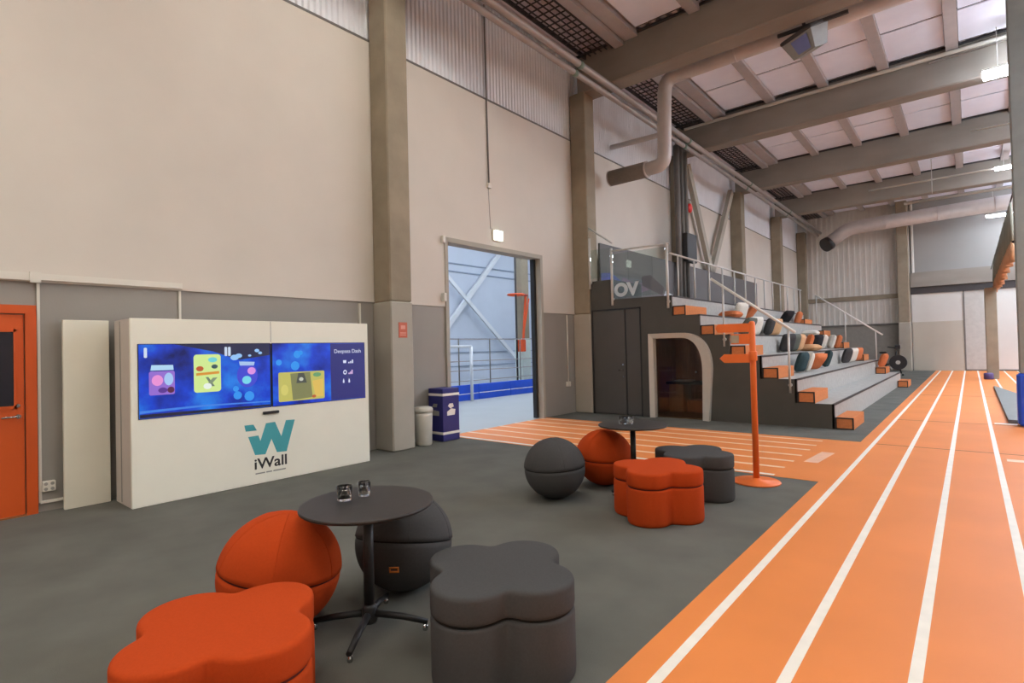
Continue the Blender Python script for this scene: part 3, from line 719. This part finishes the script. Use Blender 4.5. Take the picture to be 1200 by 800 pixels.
# ------------------------------------------------------------------ orange signpost
o = thing('orange_signpost', 'orange direction signpost on a round base at the carpet corner', 'signpost', (-1.93, 6.6, 0))
M_post = mat('signpost_orange', (236, 116, 46), .45, var=.03)
MB().lathe([(.255, 0), (.26, .008), (.25, .02), (.05, .03), (.036, .05)], 56, (-1.93, 6.6, 0)).build('base', M_post, o)
MB().lathe([(.034, .04), (.034, 1.84), (.02, 1.86)], 24, (-1.93, 6.6, 0)).build('pole', M_post, o)
dr = Vector((-.93, -.36, 0)).normalized(); nv = Vector((-dr.y, dr.x, 0))
def arrow(z, h_, l, t, tip, start=.02):
    b0 = Vector((-1.93, 6.6, z)); mb = MB()
    poly = [(start, -h_/2), (l-tip, -h_/2), (l, 0), (l-tip, h_/2), (start, h_/2)]
    v = [b0+dr*p[0]+Vector((0, 0, p[1]))+nv*t*s for s in (-1, 1) for p in poly]
    n = len(poly); fs = [tuple(range(n)), tuple(range(2*n-1, n-1, -1))]+[(i, (i+1) % n, n+(i+1) % n, n+i) for i in range(n)]
    return mb.add(v, fs)
arrow(1.785, .1, .4, .014, .03).build('arrow_board', M_post, o)
bd = arrow(1.655, .12, .24, .014, .01).build('arrow_board', M_post, o)
MB().obox(Vector((-1.93, 6.6, 1.655))+dr*.19-nv*.016, dr, nv, (0, 0, 1), .045, .002, .045).obox(Vector((-1.93, 6.6, 1.655))+dr*.19+nv*.016, dr, nv, (0, 0, 1), .045, .002, .045).build('grey_print', mat('print_grey', (170, 160, 140), .6), bd)
arrow(1.43, .1, .36, .016, .05).build('arrow_board', M_post, o)
MB().lathe([(.045, 1.4), (.048, 1.41), (.048, 1.5), (.045, 1.51)], 20, (-1.93, 6.6, 0)).build('clamp', M_post, o)

# ------------------------------------------------------------------ tiered seating stand
SY0, SY1 = 11.42, 23.7
RX = [-1.94, -2.55, -3.17, -3.77, -4.38, -4.99]; RZ = [.45*(i+1) for i in range(6)]
sd = thing('tiered_stand', 'grey carpeted tiered seating stand with charcoal end wall', 'stand', (-4.5, 17.5, 0))
for i in range(6):
    xb = RX[i+1] if i < 5 else -7.05
    MB().box(RX[i]-.03, RX[i], SY0, SY1, RZ[i]-.45, RZ[i]-.03).build('riser', M_standcarpet, sd)
    MB().box(xb-.0, RX[i], SY0, SY1, RZ[i]-.03, RZ[i]).build('tread', M_standcarpet, sd)
    mb = MB().box(RX[i]-.03, RX[i]+.006, SY0-.05, SY1, RZ[i]-.03, RZ[i]+.004)
    if i < 3: mb.box(RX[i]-.03, RX[i]+.006, SY0-.05, SY0+.01, RZ[i]-.45, RZ[i]+.004)
    mb.build('nosing', M_nosing, sd)
# end panel: one stepped sheet with cut-outs for the door and the arch
AX0, AX1, AZ = -5.46, -4.22, 1.82
archo = [(AX0, 0), (AX0, AZ)]
cx_, cz_, ra = -4.82, 1.18, .6
for k in range(1, 13):
    a = math.radians(90-90*k/12); archo.append((cx_+(AX1-cx_)*max(0, math.cos(a))**.8, 1.1+(AZ-1.1)*max(0, math.sin(a))**.8))
archo.append((AX1, 0))
DX0, DX1, DZ = -7.04, -5.74, 2.5
poly = [(-7.06, 0), (DX0, 0), (DX0, DZ), (DX1, DZ), (DX1, 0)]+archo
poly += [(RX[0], 0)]
for i in range(6):
    poly += [(RX[i], RZ[i])]
    if i < 5: poly += [(RX[i+1], RZ[i])]
poly += [(-6.43, 2.72), (-6.43, 3.2), (-7.06, 3.2)]
MB().prism(poly, 'y', SY0-.05, SY0).build('end_panel', M_standdark, sd)
poly2 = [(-7.06, 0), (RX[0], 0)]
for i in range(6):
    poly2 += [(RX[i], RZ[i])]
    if i < 5: poly2 += [(RX[i+1], RZ[i])]
poly2 += [(-7.06, 2.7)]
MB().prism(poly2, 'y', SY1, SY1+.05).build('end_panel', M_standdark, sd)
MB().box(-7.06, -6.43, SY0, SY0+1.4, 2.7, 3.19).build('upper_landing', M_standdark, sd)
# door leaves in the end panel
for x0, x1 in ((DX0+.03, -6.16), (-6.12, DX1-.03)):
    lf = MB().box(x0, x1, SY0-.04, SY0-.005, .02, DZ-.03).build('door_leaf', M_doordark, sd)
    if x0 < -6.5:
        MB().tube([(-6.22, SY0-.04, 1.05), (-6.22, SY0-.09, 1.05), (-6.32, SY0-.09, 1.05)], .011, 8).tube([(-6.22, SY0-.04, 1.18), (-6.22, SY0-.055, 1.18)], .02, 10).tube([(-6.22, SY0-.04, .9), (-6.22, SY0-.055, .9)], .014, 10).build('door_handle', M_chrome, lf)
mb = MB().box(DX0, DX1, SY0-.06, SY0-.01, DZ-.03, DZ).box(DX0, DX0+.03, SY0-.06, SY0, 0, DZ).box(DX1-.03, DX1, SY0-.06, SY0, 0, DZ).box(-6.16, -6.12, SY0-.02, SY0, 0, DZ)
mb.build('door_gap_trim', M_blackmetal, sd)
# pale arch frame with glass door and little room behind
outl = [(AX0-.06, 0), (AX0-.06, AZ+.05)]; inl = [(AX0+.035, 0), (AX0+.035, AZ-.055)]
for k in range(0, 15):
    a = math.radians(90-90*k/14)
    outl.append((cx_+.0+(AX1+.1-cx_)*max(0, math.cos(a))**.8, 1.08+(AZ+.05-1.08)*max(0, math.sin(a))**.8))
    inl.append((cx_-.02+(AX1-.11-cx_+.02)*max(0, math.cos(a))**.8, 1.02+(AZ-.055-1.02)*max(0, math.sin(a))**.8))
outl.append((AX1+.02, 0)); inl.append((AX1-.13, 0))
mb = MB(); n = len(outl); vs_ = []
ya, yb = SY0-.16, SY0+.06
for (p, q) in zip(outl, inl): vs_ += [(p[0], ya, p[1]), (q[0], ya+.05, q[1]), (q[0]-0, yb, q[1]), (p[0], yb, p[1])]
fs = []
for i in range(n-1):
    for k in range(4): fs.append((4*i+k, 4*i+(k+1) % 4, 4*i+4+(k+1) % 4, 4*i+4+k))
fs += [(0, 1, 2, 3), (4*n-1, 4*n-2, 4*n-3, 4*n-4)]
mb.add(vs_, fs); mb.build('arch_frame', mat('arch_frame_pale', (204, 198, 186), .5, var=.03), sd)
gl = MB().prism(inl, 'y', SY0+.02, SY0+.028).build('glass_door', M_panearch, sd)
MB().tube([(-4.5, SY0+.02, 1.02), (-4.5, SY0-.03, 1.02)], .02, 10).build('door_knob', M_chrome, gl)
for k in range(9):
    x = -5.6+k*.172
    MB().box(x, x+.165, 12.9, 12.93, 0, 1.75).build('back_board', M_wood, sd)
MB().box(-5.7, -5.62, SY0, 12.95, 0, 1.76).box(-4.04, -3.98, SY0, 12.95, 0, 1.76).box(-5.7, -3.98, SY0, 12.95, 1.76, 1.8).build('cabin_lining', M_wood, sd)
MB().box(-5.6, -4.05, SY0+.03, 12.9, 0, .02).build('cabin_floor', M_woodlight, sd)
o = thing('cabin_bench', 'dark counter with a pale cupboard inside the arched cabin', 'counter', (-5.0, 12.5, .02))
MB().rbox(-5.6, -4.7, 12.3, 12.88, .68, .74, .01).build('worktop', M_blackmetal, o)
MB().rbox(-5.55, -5.2, 12.35, 12.86, .02, .68, .01).build('cupboard', M_woodlight, o)
MB().rbox(-5.15, -4.75, 12.45, 12.86, .02, .3, .01).build('drawer', M_wood, o)
MB().rbox(-4.72, -4.68, 12.35, 12.86, .02, .68, .01).build('leg_panel', M_blackmetal, o)
tag(MB().rbox(-5.45, -5.05, 12.45, 12.75, .74, .77, .008).build('tray', M_steel), 'thin steel tray on the dark counter in the arched cabin', 'tray')
# orange half-steps on the two aisles
names = ['on the floor before the lowest step', 'on the first tread', 'on the second tread', 'on the third tread', 'on the fourth tread', 'on the top tread below the platform']
for side, (y0, y1) in (('near aisle by the cabin', (SY0-.03, SY0+1.2)), ('far aisle of the stand', (SY1-1.22, SY1))):
    for i in range(6):
        z0 = RZ[i]-.45
        o = thing('orange_step_box', 'orange step box %s, %s' % (names[i], side), 'step', (RX[i]+.15, (y0+y1)/2, z0))
        x0, x1 = RX[i]+.012, RX[i]+.3
        if i < 3: x0 = RX[i]+.012
        MB().rbox(x0, x1, y0, y1, z0+.001, z0+.215, .006).build('body', M_boxor, o)
        mb = MB(); e = .024
        mb.box(x0-.002, x1+.002, y0-.004, y0+.004, z0+.215-e, z0+.217).box(x0-.002, x1+.002, y0-.004, y0+.004, z0, z0+e).box(x0-.002, x0+e, y0-.004, y0+.004, z0, z0+.217).box(x1-e, x1+.003, y0-.004, y0+.004, z0, z0+.217)
        mb.build('edge_trim', M_nosing, o)

# cushions leaning on the risers
def cushion_mesh(w_=.5, d=.19, n=14):
    vs_ = []; fs = []
    for side in (1, -1):
        for i in range(n+1):
            for j in range(n+1):
                u, v = -1+2*i/n, -1+2*j/n
                e = (1-u**4)*(1-v**4)
                k = 1-.10*(u*u*v*v)+.0
                pin = 1-.07*(1-abs(u))*abs(v)**3-.07*(1-abs(v))*abs(u)**3
                vs_.append((u*w_/2*k*pin, side*d/2*max(0, e)**.55, v*w_/2*k*pin))
    m = (n+1)*(n+1)
    for s in (0, 1):
        for i in range(n):
            for j in range(n):
                q = [s*m+i*(n+1)+j, s*m+(i+1)*(n+1)+j, s*m+(i+1)*(n+1)+j+1, s*m+i*(n+1)+j+1]
                fs.append(q if s else q[::-1])
    return MB().add(vs_, fs, True)
CW = {'or': 'orange', 'wh': 'white', 'be': 'beige', 'dk': 'dark grey', 'gr': 'grey green', 'blk': 'black', 'teal': 'dark teal'}
TR = {5: 'top', 4: 'fourth', 3: 'third', 2: 'second', 1: 'first'}
CU = [(5, 'or', 14.15, 'flat', 'lying flat beside the white one'), (5, 'wh', 15.4, 'lean', 'leaning between two orange ones'), (5, 'or', 16.05, 'tilt', 'propped next to the white one'),
      (5, 'blk', 20.0, 'tilt', 'alone towards the far end'), (5, 'or', 21.9, 'lean', 'next to the far step box'),
      (4, 'gr', 13.7, 'tilt', 'behind the signpost'), (4, 'wh', 14.5, 'lean', 'right of the grey green one'), (4, 'dk', 15.8, 'lean', 'in front of the beige one'), (4, 'be', 16.35, 'lean', 'against the dark grey one'),
      (4, 'wh', 20.1, 'flat', 'lying flat below the handrail'),
      (3, 'dk', 15.1, 'lean', 'at the near end of the row'), (3, 'gr', 15.65, 'lean', 'against the dark grey one'), (3, 'be', 16.35, 'lean', 'upper one behind the orange one'), (3, 'or', 17.5, 'lean', 'in the middle of the row'),
      (3, 'be', 16.92, 'flat', 'lying in front of the orange one'), (3, 'blk', 18.6, 'lean', 'between orange and white ones'), (3, 'wh', 19.5, 'lean', 'patterned one beside the black one'), (3, 'wh', 20.8, 'lean', 'next to the far orange one'), (3, 'or', 22.0, 'lean', 'touching the far step box'),
      (2, 'teal', 13.75, 'lean', 'at the near end of the row'), (2, 'wh', 14.35, 'lean', 'between dark teal and orange'), (2, 'or', 14.95, 'tilt', 'propped beside the white one'), (2, 'teal', 16.6, 'lean', 'standing alone mid row'),
      (2, 'dk', 19.7, 'lean', 'towards the far end'), (2, 'wh', 20.7, 'lean', 'between dark grey and orange'), (2, 'or', 21.7, 'lean', 'near the far step box'), (1, 'or', 22.9, 'box', 'resting on the far step box')]
cme = {}
for lv, c, y, pose, extra in CU:
    zt = RZ[lv-1]; xr = RX[lv]
    k = c
    if k not in cme:
        ob = cushion_mesh().build('cushion', M_cush[c]); cme[k] = ob.data
    else:
        ob = bpy.data.objects.new('cushion', cme[k]); COL.objects.link(ob)
    # cushion plane is local XZ; after a quarter turn it faces along X
    yawc = random.uniform(-24, 24)
    if pose == 'lean':
        R_ = Matrix.Rotation(math.radians(90+yawc), 4, 'Z') @ Matrix.Rotation(math.radians(18), 4, 'X')
        p = (xr+.215, y, zt+.252)
    elif pose == 'tilt':
        R_ = Matrix.Rotation(math.radians(90+yawc), 4, 'Z') @ Matrix.Rotation(math.radians(38), 4, 'X')
        p = (xr+.28, y, zt+.23)
    elif pose == 'flat':
        R_ = Matrix.Rotation(math.radians(yawc), 4, 'Z') @ Matrix.Rotation(math.radians(90), 4, 'X')
        p = (xr+.35, y, zt+.097)
    else:
        R_ = Matrix.Rotation(math.radians(90+yawc), 4, 'Z') @ Matrix.Rotation(math.radians(20), 4, 'X')
        p = (xr+.2, y, zt+.215+.252)
    ob.matrix_world = Matrix.Translation(p) @ R_
    tag(ob, '%s cushion on the %s tread, %s' % (CW[c], TR[lv], extra), 'cushion', 'cushions scattered on the stand')

# railings
def post(x, y, z0, z1, root, r=.022, brk=None):
    p = MB().tube([(x, y, z0), (x, y, z1)], r, 10).build('post', M_railwhite, root)
    if brk: MB().tube([(x, y, z0+.15), (x, brk, z0+.15)], .035, 10).build('bracket', M_railwhite, p)
YR = SY0-.1
o = thing('guard_railing', 'pale steel guard rail with lettered glass at the stand end', 'railing', (-6, YR, 2.6))
post(-6.43, YR, 2.58, 3.93, o, .03, SY0-.05); post(-5.05, YR, 2.42, 3.85, o, .03, SY0-.05)
post(-7.03, YR, 3.02, 4.25, o, .028, SY0-.05)
MB().tube([(-6.43, YR, 3.86), (-4.98, YR, 3.84)], .02, 10).build('top_rail', M_railwhite, o)
MB().tube([(-7.04, YR, 4.5), (-6.4, YR, 4.05)], .022, 10).build('sloping_rail', M_railwhite, o)
g = MB().box(-6.39, -5.09, YR-.006, YR+.006, 2.74, 3.78).build('glass_pane', M_pane, o)
text_mb('OV', .4, lambda x, y, z, w_: (-6.37+x*.64/w_, YR-.0075-z*.3, 2.79+y), bold=.022).build('glass_lettering', mat('frosted_letter', (196, 206, 212), .6), g)
MB().box(-7.0, -6.47, YR-.006, YR+.006, 3.26, 3.95).build('glass_pane', M_pane, o)
o = thing('platform_railing', 'long pale steel railing along the top platform of the stand', 'railing', (-5.05, 17.5, 2.7))
MB().tube([(-5.05, SY0+.0, 3.65), (-5.05, SY1, 3.65)], .022, 10).build('top_rail', M_railwhite, o)
for k in range(13): post(-5.05, 11.9+.97*k, 2.7, 3.65, o, .02)
for tag_, yy, br_ in (('sloping handrail with two posts at the near end of the stand', YR, SY0-.05), ('sloping handrail with two posts at the far end of the stand', SY1+.12, SY1+.05)):
    o = thing('stair_handrail', tag_, 'handrail', (-3.3, yy, 1.0))
    hx0, hz0, hx1, hz1 = (-4.1, 2.97, -2.53, 1.79) if yy < 15 else (-4.6, 3.45, -2.44, 1.8)
    MB().tube([(hx0, yy, hz0), (hx1, yy, hz1)], .027, 10).build('rail', mat('rail_white', (232, 230, 224), .35), o)
    for px_ in ((-3.86, -2.65) if yy < 15 else (-4.55, -3.6, -2.65)):
        zz = hz0+(hz1-hz0)*(px_-hx0)/(hx1-hx0)
        post(px_, yy, zz-1.24, zz, o, .02, br_)

# dark backboard with mural on the platform
o = thing('platform_backboard', 'dark grey backboard with a faded mural along the platform', 'board', (-7.02, 18, 2.7))
for k in range(9):
    y0 = 11.77+k*1.45
    MB().box(-7.05, -7.0, y0, y0+1.44, 2.7, 4.2).build('board_panel', mat('backboard_grey', (98, 94, 92), .6, var=.04, scale=2), o)
MB().prism([(11.8, 2.95), (12.6, 2.95), (12.9, 3.3), (12.3, 3.5), (11.8, 3.45)], 'x', -7.0, -6.997).build('mural_print', mat('mural_blue', (66, 74, 138), .6, var=.15, scale=5), o)
MB().prism([(12.6, 3.0), (13.3, 2.95), (14.6, 3.25), (14.4, 3.5), (13.7, 3.3), (12.9, 3.45)], 'x', -6.9965, -6.994).build('mural_print', mat('mural_purple', (120, 92, 106), .6, var=.2, scale=6), o)
MB().prism([(14.0, 3.3), (15.3, 3.1), (15.4, 3.35), (14.5, 3.65), (14.0, 3.55)], 'x', -6.9935, -6.991).build('mural_print', mat('mural_maroon', (70, 52, 54), .6), o)
MB().prism([(15.4, 3.1), (16.2, 3.0), (16.25, 3.12), (15.5, 3.25)], 'x', -6.9905, -6.988).build('mural_print', mat('mural_white', (200, 204, 210), .6), o)

# ------------------------------------------------------------------ pipes, brace, alarm, ducts under the roof
for (dx, dz, r, lb) in ((0, 0, .065, 'lower grey service pipe running along the top of the wall'), (.14, .17, .075, 'upper grey service pipe running along the top of the wall')):
    o = thing('service_pipe', lb, 'pipe', (-6.5+dx, 15, 7.68+dz))
    MB().tube([(-6.5+dx, YB0, 7.66+dz*.75), (-6.5+dx, YB1, 7.66+dz*.75)], r, 14).build('pipe_run', M_pipe, o)
    for y in (10.0, 16, 22, 28): MB().tube([(-6.5+dx, y, 7.66+dz*.75), (-6.5+dx, y+.12, 7.66+dz*.75)], r+.012, 14).build('coupling', mat('coupling_green_grey', (120, 140, 126), .5), o)
for x, y, r, lb in ((-6.87, 16.3, .09, 'thick vertical drain pipe beside the third pillar'), (-6.9, 16.75, .05, 'thin vertical pipe next to the thick drain pipe'), (-6.9, 17.05, .06, 'dark vertical pipe against the third pillar')):
    tag(MB().tube([(x, y, 2.71), (x, y, 7.84)], r, 14).build('drain_pipe', M_pipedark), lb, 'pipe')
tag(MB().rbox(-6.77, -6.6, 16.35, 17.1, 4.2, 5.1, .02).build('control_cabinet', M_blackmetal), 'black control cabinet on the wall behind the platform railing', 'cabinet')
o = thing('fire_alarm', 'round red fire alarm bell on a bracket above the stand', 'alarm', (-7.0, 17.45, 6.1))
MB().tube([(-7.06, 17.45, 6.11), (-6.98, 17.45, 6.11)], .04, 12).build('bracket', M_pipedark, o)
MB().lathe([(.14, 0), (.15, .02), (.14, .07), (.08, .1), (.0005, .105)], 28).xf(Matrix.Translation((-6.98, 17.45, 6.11)) @ Matrix.Rotation(PI/2, 4, 'Y')).build('bell', M_red, o)
o = thing('wall_brace', 'pale steel V brace on the wall behind the stand', 'brace', (-7.2, 20.2, 4.2))
MB().bar((-7.3, 18.2, 7.8), (-7.3, 20.2, 4.25), .16, .26).build('diagonal', M_concpaint, o)
MB().bar((-7.3, 22.7, 7.8), (-7.3, 20.25, 4.25), .16, .26).build('diagonal', M_concpaint, o)
MB().box(-7.38, -7.22, 20.05, 20.4, 2.7, 4.4).build('gusset', M_concpaint, o)
MB().box(-7.4, -7.25, 17.85, 18.05, 2.7, 7.85).build('upright', M_concpaint, o)
# wire trays under the roof, one in each bay
for k, (b0, b1) in enumerate(bays):
    o = thing('wire_tray', ['galvanised wire tray under the roof before the doorway pillar beam', 'galvanised wire tray under the roof behind the elbow duct', 'galvanised wire tray under the roof above the V brace', 'galvanised wire tray under the roof above the stand end', 'galvanised wire tray under the roof at the far wall'][k], 'cable tray', (-6.6, (b0+b1)/2, 8.62))
    MB().bar((-6.98, b0+.05, 8.66), (-6.98, b1-.05, 8.66), .03, .1).build('side_rail', M_dark, o)
    MB().bar((-6.24, b0+.05, 8.66), (-6.24, b1-.05, 8.66), .03, .1).build('side_rail', M_dark, o)
    mb = MB(); y = b0+.1
    while y < b1-.1:
        mb.box(-6.97, -6.25, y-.01, y+.01, 8.6, 8.625); y += .21
    for i in range(1, 5): x = -6.98+.74*i/5; mb.box(x-.01, x+.01, b0+.06, b1-.06, 8.63, 8.655)
    q = mb.build('wire_mesh', M_dark, o); q['kind'] = 'stuff'
def bend(p0, p1, p2, r, n=6):
    p0, p1, p2 = Vector(p0), Vector(p1), Vector(p2)
    a = p1+(p0-p1).normalized()*r; c = p1+(p2-p1).normalized()*r
    return [tuple(a*(1-t)**2+p1*2*t*(1-t)+c*t*t) for t in [i/n for i in range(n+1)]]
# first ventilation duct
DY = 12.75
dk = 12.75/13.5
o = thing('ventilation_duct', 'pale elbow duct dropping from the roof to a brown diffuser', 'duct', (-5.6, DY, 6.2))
pA, pB, pC, pD = (4.0, DY, 8.2), (-5.62, DY, 8.2), (-5.68, DY, 6.1), (-6.2, DY, 6.08)
pts = [pA]+bend(pA, pB, pC, .32)+bend(pB, pC, pD, .22)+[pD]
MB().tube(pts, .17, 20).build('duct_pipe', M_duct, o)
MB().tube([(-6.15, DY, 6.08), (-7.2, DY, 6.08)], .2, 24).build('diffuser', M_diff, o)
for x in (-6.15, -7.2): MB().tube([(x-.015, DY, 6.08), (x+.015, DY, 6.08)], .207, 24).build('collar', M_duct, o)
for x in (-3.9, -2.2, -.4, 1.4): MB().tube([(x-.02, DY, 8.2), (x+.02, DY, 8.2)], .182, 20).build('joint_ring', M_duct, o)
# second duct at the far end
o = thing('ventilation_duct', 'large pale duct crossing in front of the far wall', 'duct', (-2, 32.2, 7.4))
pA, pB, pC = (XR-1, 32.2, 7.72), (-4.6, 32.2, 7.35), (-5.5, 32.2, 6.7)
MB().tube([pA]+bend(pA, pB, pC, .4)+[pC], .33, 20).build('duct_pipe', M_duct, o)
MB().tube([(-5.45, 32.2, 6.73), (-5.62, 32.0, 6.6)], .36, 20).build('outlet', M_blackmetal, o)
for x in (-3, -1, 1): MB().tube([(x-.02, 32.2, 7.35+.37*(x+4.6)/12.6), (x+.02, 32.2, 7.35+.37*(x+4.6)/12.6)], .345, 20).build('joint_ring', M_duct, o)
# straight branch pipe by the wall
tag(MB().tube([(WX+.05, 13.35, 7.15), (-5.9, 13.35, 7.1)], .07, 14).build('branch_pipe', M_duct), 'short pale branch pipe behind the elbow duct', 'pipe')
# conduits on the beams
tag(MB().tube([(-6.9, 17.1, 8.6), (XR, 17.1, 8.6)], .05, 10).build('beam_conduit', M_trunk), 'white conduit fixed along the beam above the stand', 'conduit')
tag(MB().tube([(-.6, 17.0, 8.45), (XR, 17.0, 8.75)], .025, 8).build('beam_conduit', M_steel), 'thin steel conduit below the white one on the beam', 'conduit')
tag(MB().tube([(.2, 23.05, 8.3), (XR, 23.05, 8.3)], .025, 8).build('beam_conduit', M_trunk), 'thin white conduit along the beam over mid stand', 'conduit')
tag(MB().tube([(-3.2, 28.0, 8.1), (XR, 28.0, 8.15)], .035, 8).build('lamp_rail', M_trunk), 'white hanging lamp rail before the last beam', 'rail')
tag(MB().tube([(-2.2, 31.2, 7.95), (XR, 31.2, 8.0)], .06, 8).build('lamp_rail', M_trunk), 'white hanging lamp rail above the large far duct', 'rail')
tag(MB().tube([(-1.0, 27.3, 7.4), (-1.0, 27.3, ZT-.13)], .012, 6).build('drop_rod', M_steel), 'thin vertical rod hanging from the roof over the track', 'rod')
# floodlight under the roof
o = thing('floodlight', 'grey hanging floodlight with a glass face under the second beam', 'floodlight', (-2.42, 12.4, 7.9))
A = Matrix.Translation((-2.36, 12.2, 7.68)) @ Matrix.Rotation(math.radians(-32), 4, 'Z') @ Matrix.Rotation(math.radians(24), 4, 'X')
M_flood = mat('floodlight_grey', (150, 150, 146), .3, .4)
def frus(x0, x1, y0, y1, z0, z1, k):
    v = [(x0*k, y0*k, z0), (x1*k, y0*k, z0), (x1*k, y1*k, z0), (x0*k, y1*k, z0), (x0, y0, z1), (x1, y0, z1), (x1, y1, z1), (x0, y1, z1)]
    return MB().add(v, [(3, 2, 1, 0), (4, 5, 6, 7), (0, 1, 5, 4), (1, 2, 6, 5), (2, 3, 7, 6), (3, 0, 4, 7)])
frus(-.36, .36, -.24, .24, -.24, .12, .72).xf(A).build('reflector', M_flood, o)
MB().rbox(-.38, .38, -.26, .26, .12, .2, .02).xf(A).build('housing', M_dark, o)
MB().add([(-.1, -.2, -.2), (.2, -.2, -.2), (.25, -.252, .08), (-.14, -.252, .08)], [(0, 1, 2, 3)]).xf(A).build('glass_face', mat('glass_blue', (120, 130, 190), .08), o)
MB().bar((-2.85, 12.05, 7.88), (-1.6, 12.05, 7.88), .06, .06).bar((-2.36, 11.86, 7.95), (-2.36, 12.1, 7.92), .05, .05).build('bracket', M_dark, o)

# ------------------------------------------------------------------ right side of the track
o = thing('padded_post', 'grey post with blue foot padding beside the track', 'post', (.78, 13.4, 0))
MB().rbox(.66, .92, 13.28, 13.54, .95, 8.7, .015).build('shaft', mat('post_grey_green', (146, 152, 148), .5), o)
MB().rbox(.62, .96, 13.24, 13.58, .006, .95, .04).build('foot_pad', M_blue, o)
o = thing('concrete_pillar', 'slim concrete pillar standing beside the track before the gate', 'pillar', (.75, 28.2, 0))
MB().rbox(.46, .82, 28.0, 28.4, .006, 3.55, .02).build('shaft', M_conc, o)
MB().lathe([(.13, .006), (.15, .03), (.15, .22), (.12, .25)], 16, (.5, 27.82, 0)).build('foot_pad', mat('pad_purple', (84, 70, 120), .6), o)
tag(MB().prism([(.5, 13.66), (.53, 23.2), (.75, 21.6), (1.0, 19.8), (1.35, 17.5), (1.35, 13.66)], 'z', .006, .07).build('floor_mat', mat('mat_grey', (122, 124, 120), .7, var=.05)), 'flat grey floor mat lying at the side of the track', 'mat')
# gathered dividing net with orange hem
o = thing('dividing_net', 'gathered olive dividing net with an orange hem beside the track', 'net', (.98, 26, 3.6))
def net(z0f, z1f, name, m, th=.03):
    n = 60; vs_ = []; fs = []
    for i in range(n+1):
        t = i/n; y = 18.3+13.2*t; dx = .06*math.sin(i*1.7)+.03*math.sin(i*.9)
        for s in (-1, 1):
            vs_ += [(.85+dx+s*th/2, y, z0f(t)), (.85+dx*.3+s*th/2, y, z1f(t))]
    for i in range(n):
        a = 4*i; b_ = 4*i+4
        fs += [(a, b_, b_+1, a+1), (a+2, a+3, b_+3, b_+2), (a+1, b_+1, b_+3, a+3), (a, a+2, b_+2, b_)]
    fs += [(0, 1, 3, 2), (4*n, 4*n+2, 4*n+3, 4*n+1)]
    return MB().add(vs_, fs, True).build(name, m, o)
net(lambda t: 3.95, lambda t: 4.95-.1*t, 'net_curtain', M_net)
net(lambda t: 3.48+.06*math.sin(t*9), lambda t: 3.97, 'net_hem', M_nethem, .06)
MB().tube([(.85, 18.2, 3.95), (2.2, 18.2, 3.95)], .03, 8).build('support_bar', M_blackmetal, o)
MB().tube([(.85, 13.6, 4.98), (.85, 34.9, 4.9)], .015, 8).build('net_wire', M_dark, o)

# exercise bike beyond the stand
o = thing('exercise_bike', 'black exercise bike with a fan wheel beyond the stand', 'bike', (-2.75, 29.8, 0))
bk = lambda x, z, y=0: (-2.75+x, 29.8+y, z)
MB().tube([bk(.25, .6, -.1), bk(.25, .6, .1)], .33, 28).build('fan_wheel', M_dark, o)
MB().tube([bk(.25, .6, -.12), bk(.25, .6, .12)], .09, 16).build('wheel_hub', M_trunk, o)
MB().tube([bk(-.35, .1), bk(-.2, .5), bk(.25, .6), bk(.35, .1)], .035, 10).tube([bk(-.2, .5), bk(-.3, 1.0)], .03, 10).tube([bk(.1, .55), bk(.2, 1.15)], .035, 10).build('frame', M_blackmetal, o)
MB().tube([bk(-.4, .05, -.25), bk(-.4, .05, .25)], .04, 10).tube([bk(.42, .05, -.25), bk(.42, .05, .25)], .04, 10).build('base', M_blackmetal, o)
MB().rbox(-3.2, -2.9, 29.68, 29.92, 1.0, 1.09, .03).build('saddle', M_blackmetal, o)
for s in (-1, 1): MB().tube([bk(.2, 1.12), bk(.15, 1.25, .2*s), bk(-.12, 1.3, .26*s)], .022, 10).build('handlebar', M_blackmetal, o)
MB().rbox(-2.6, -2.4, 29.7, 29.9, 1.2, 1.38, .02).build('console', M_dark, o)
for s in (-1, 1): MB().tube([bk(-.05, .4, .1*s), bk(.02, .26, .16*s)], .02, 8).build('crank', M_steel, o)
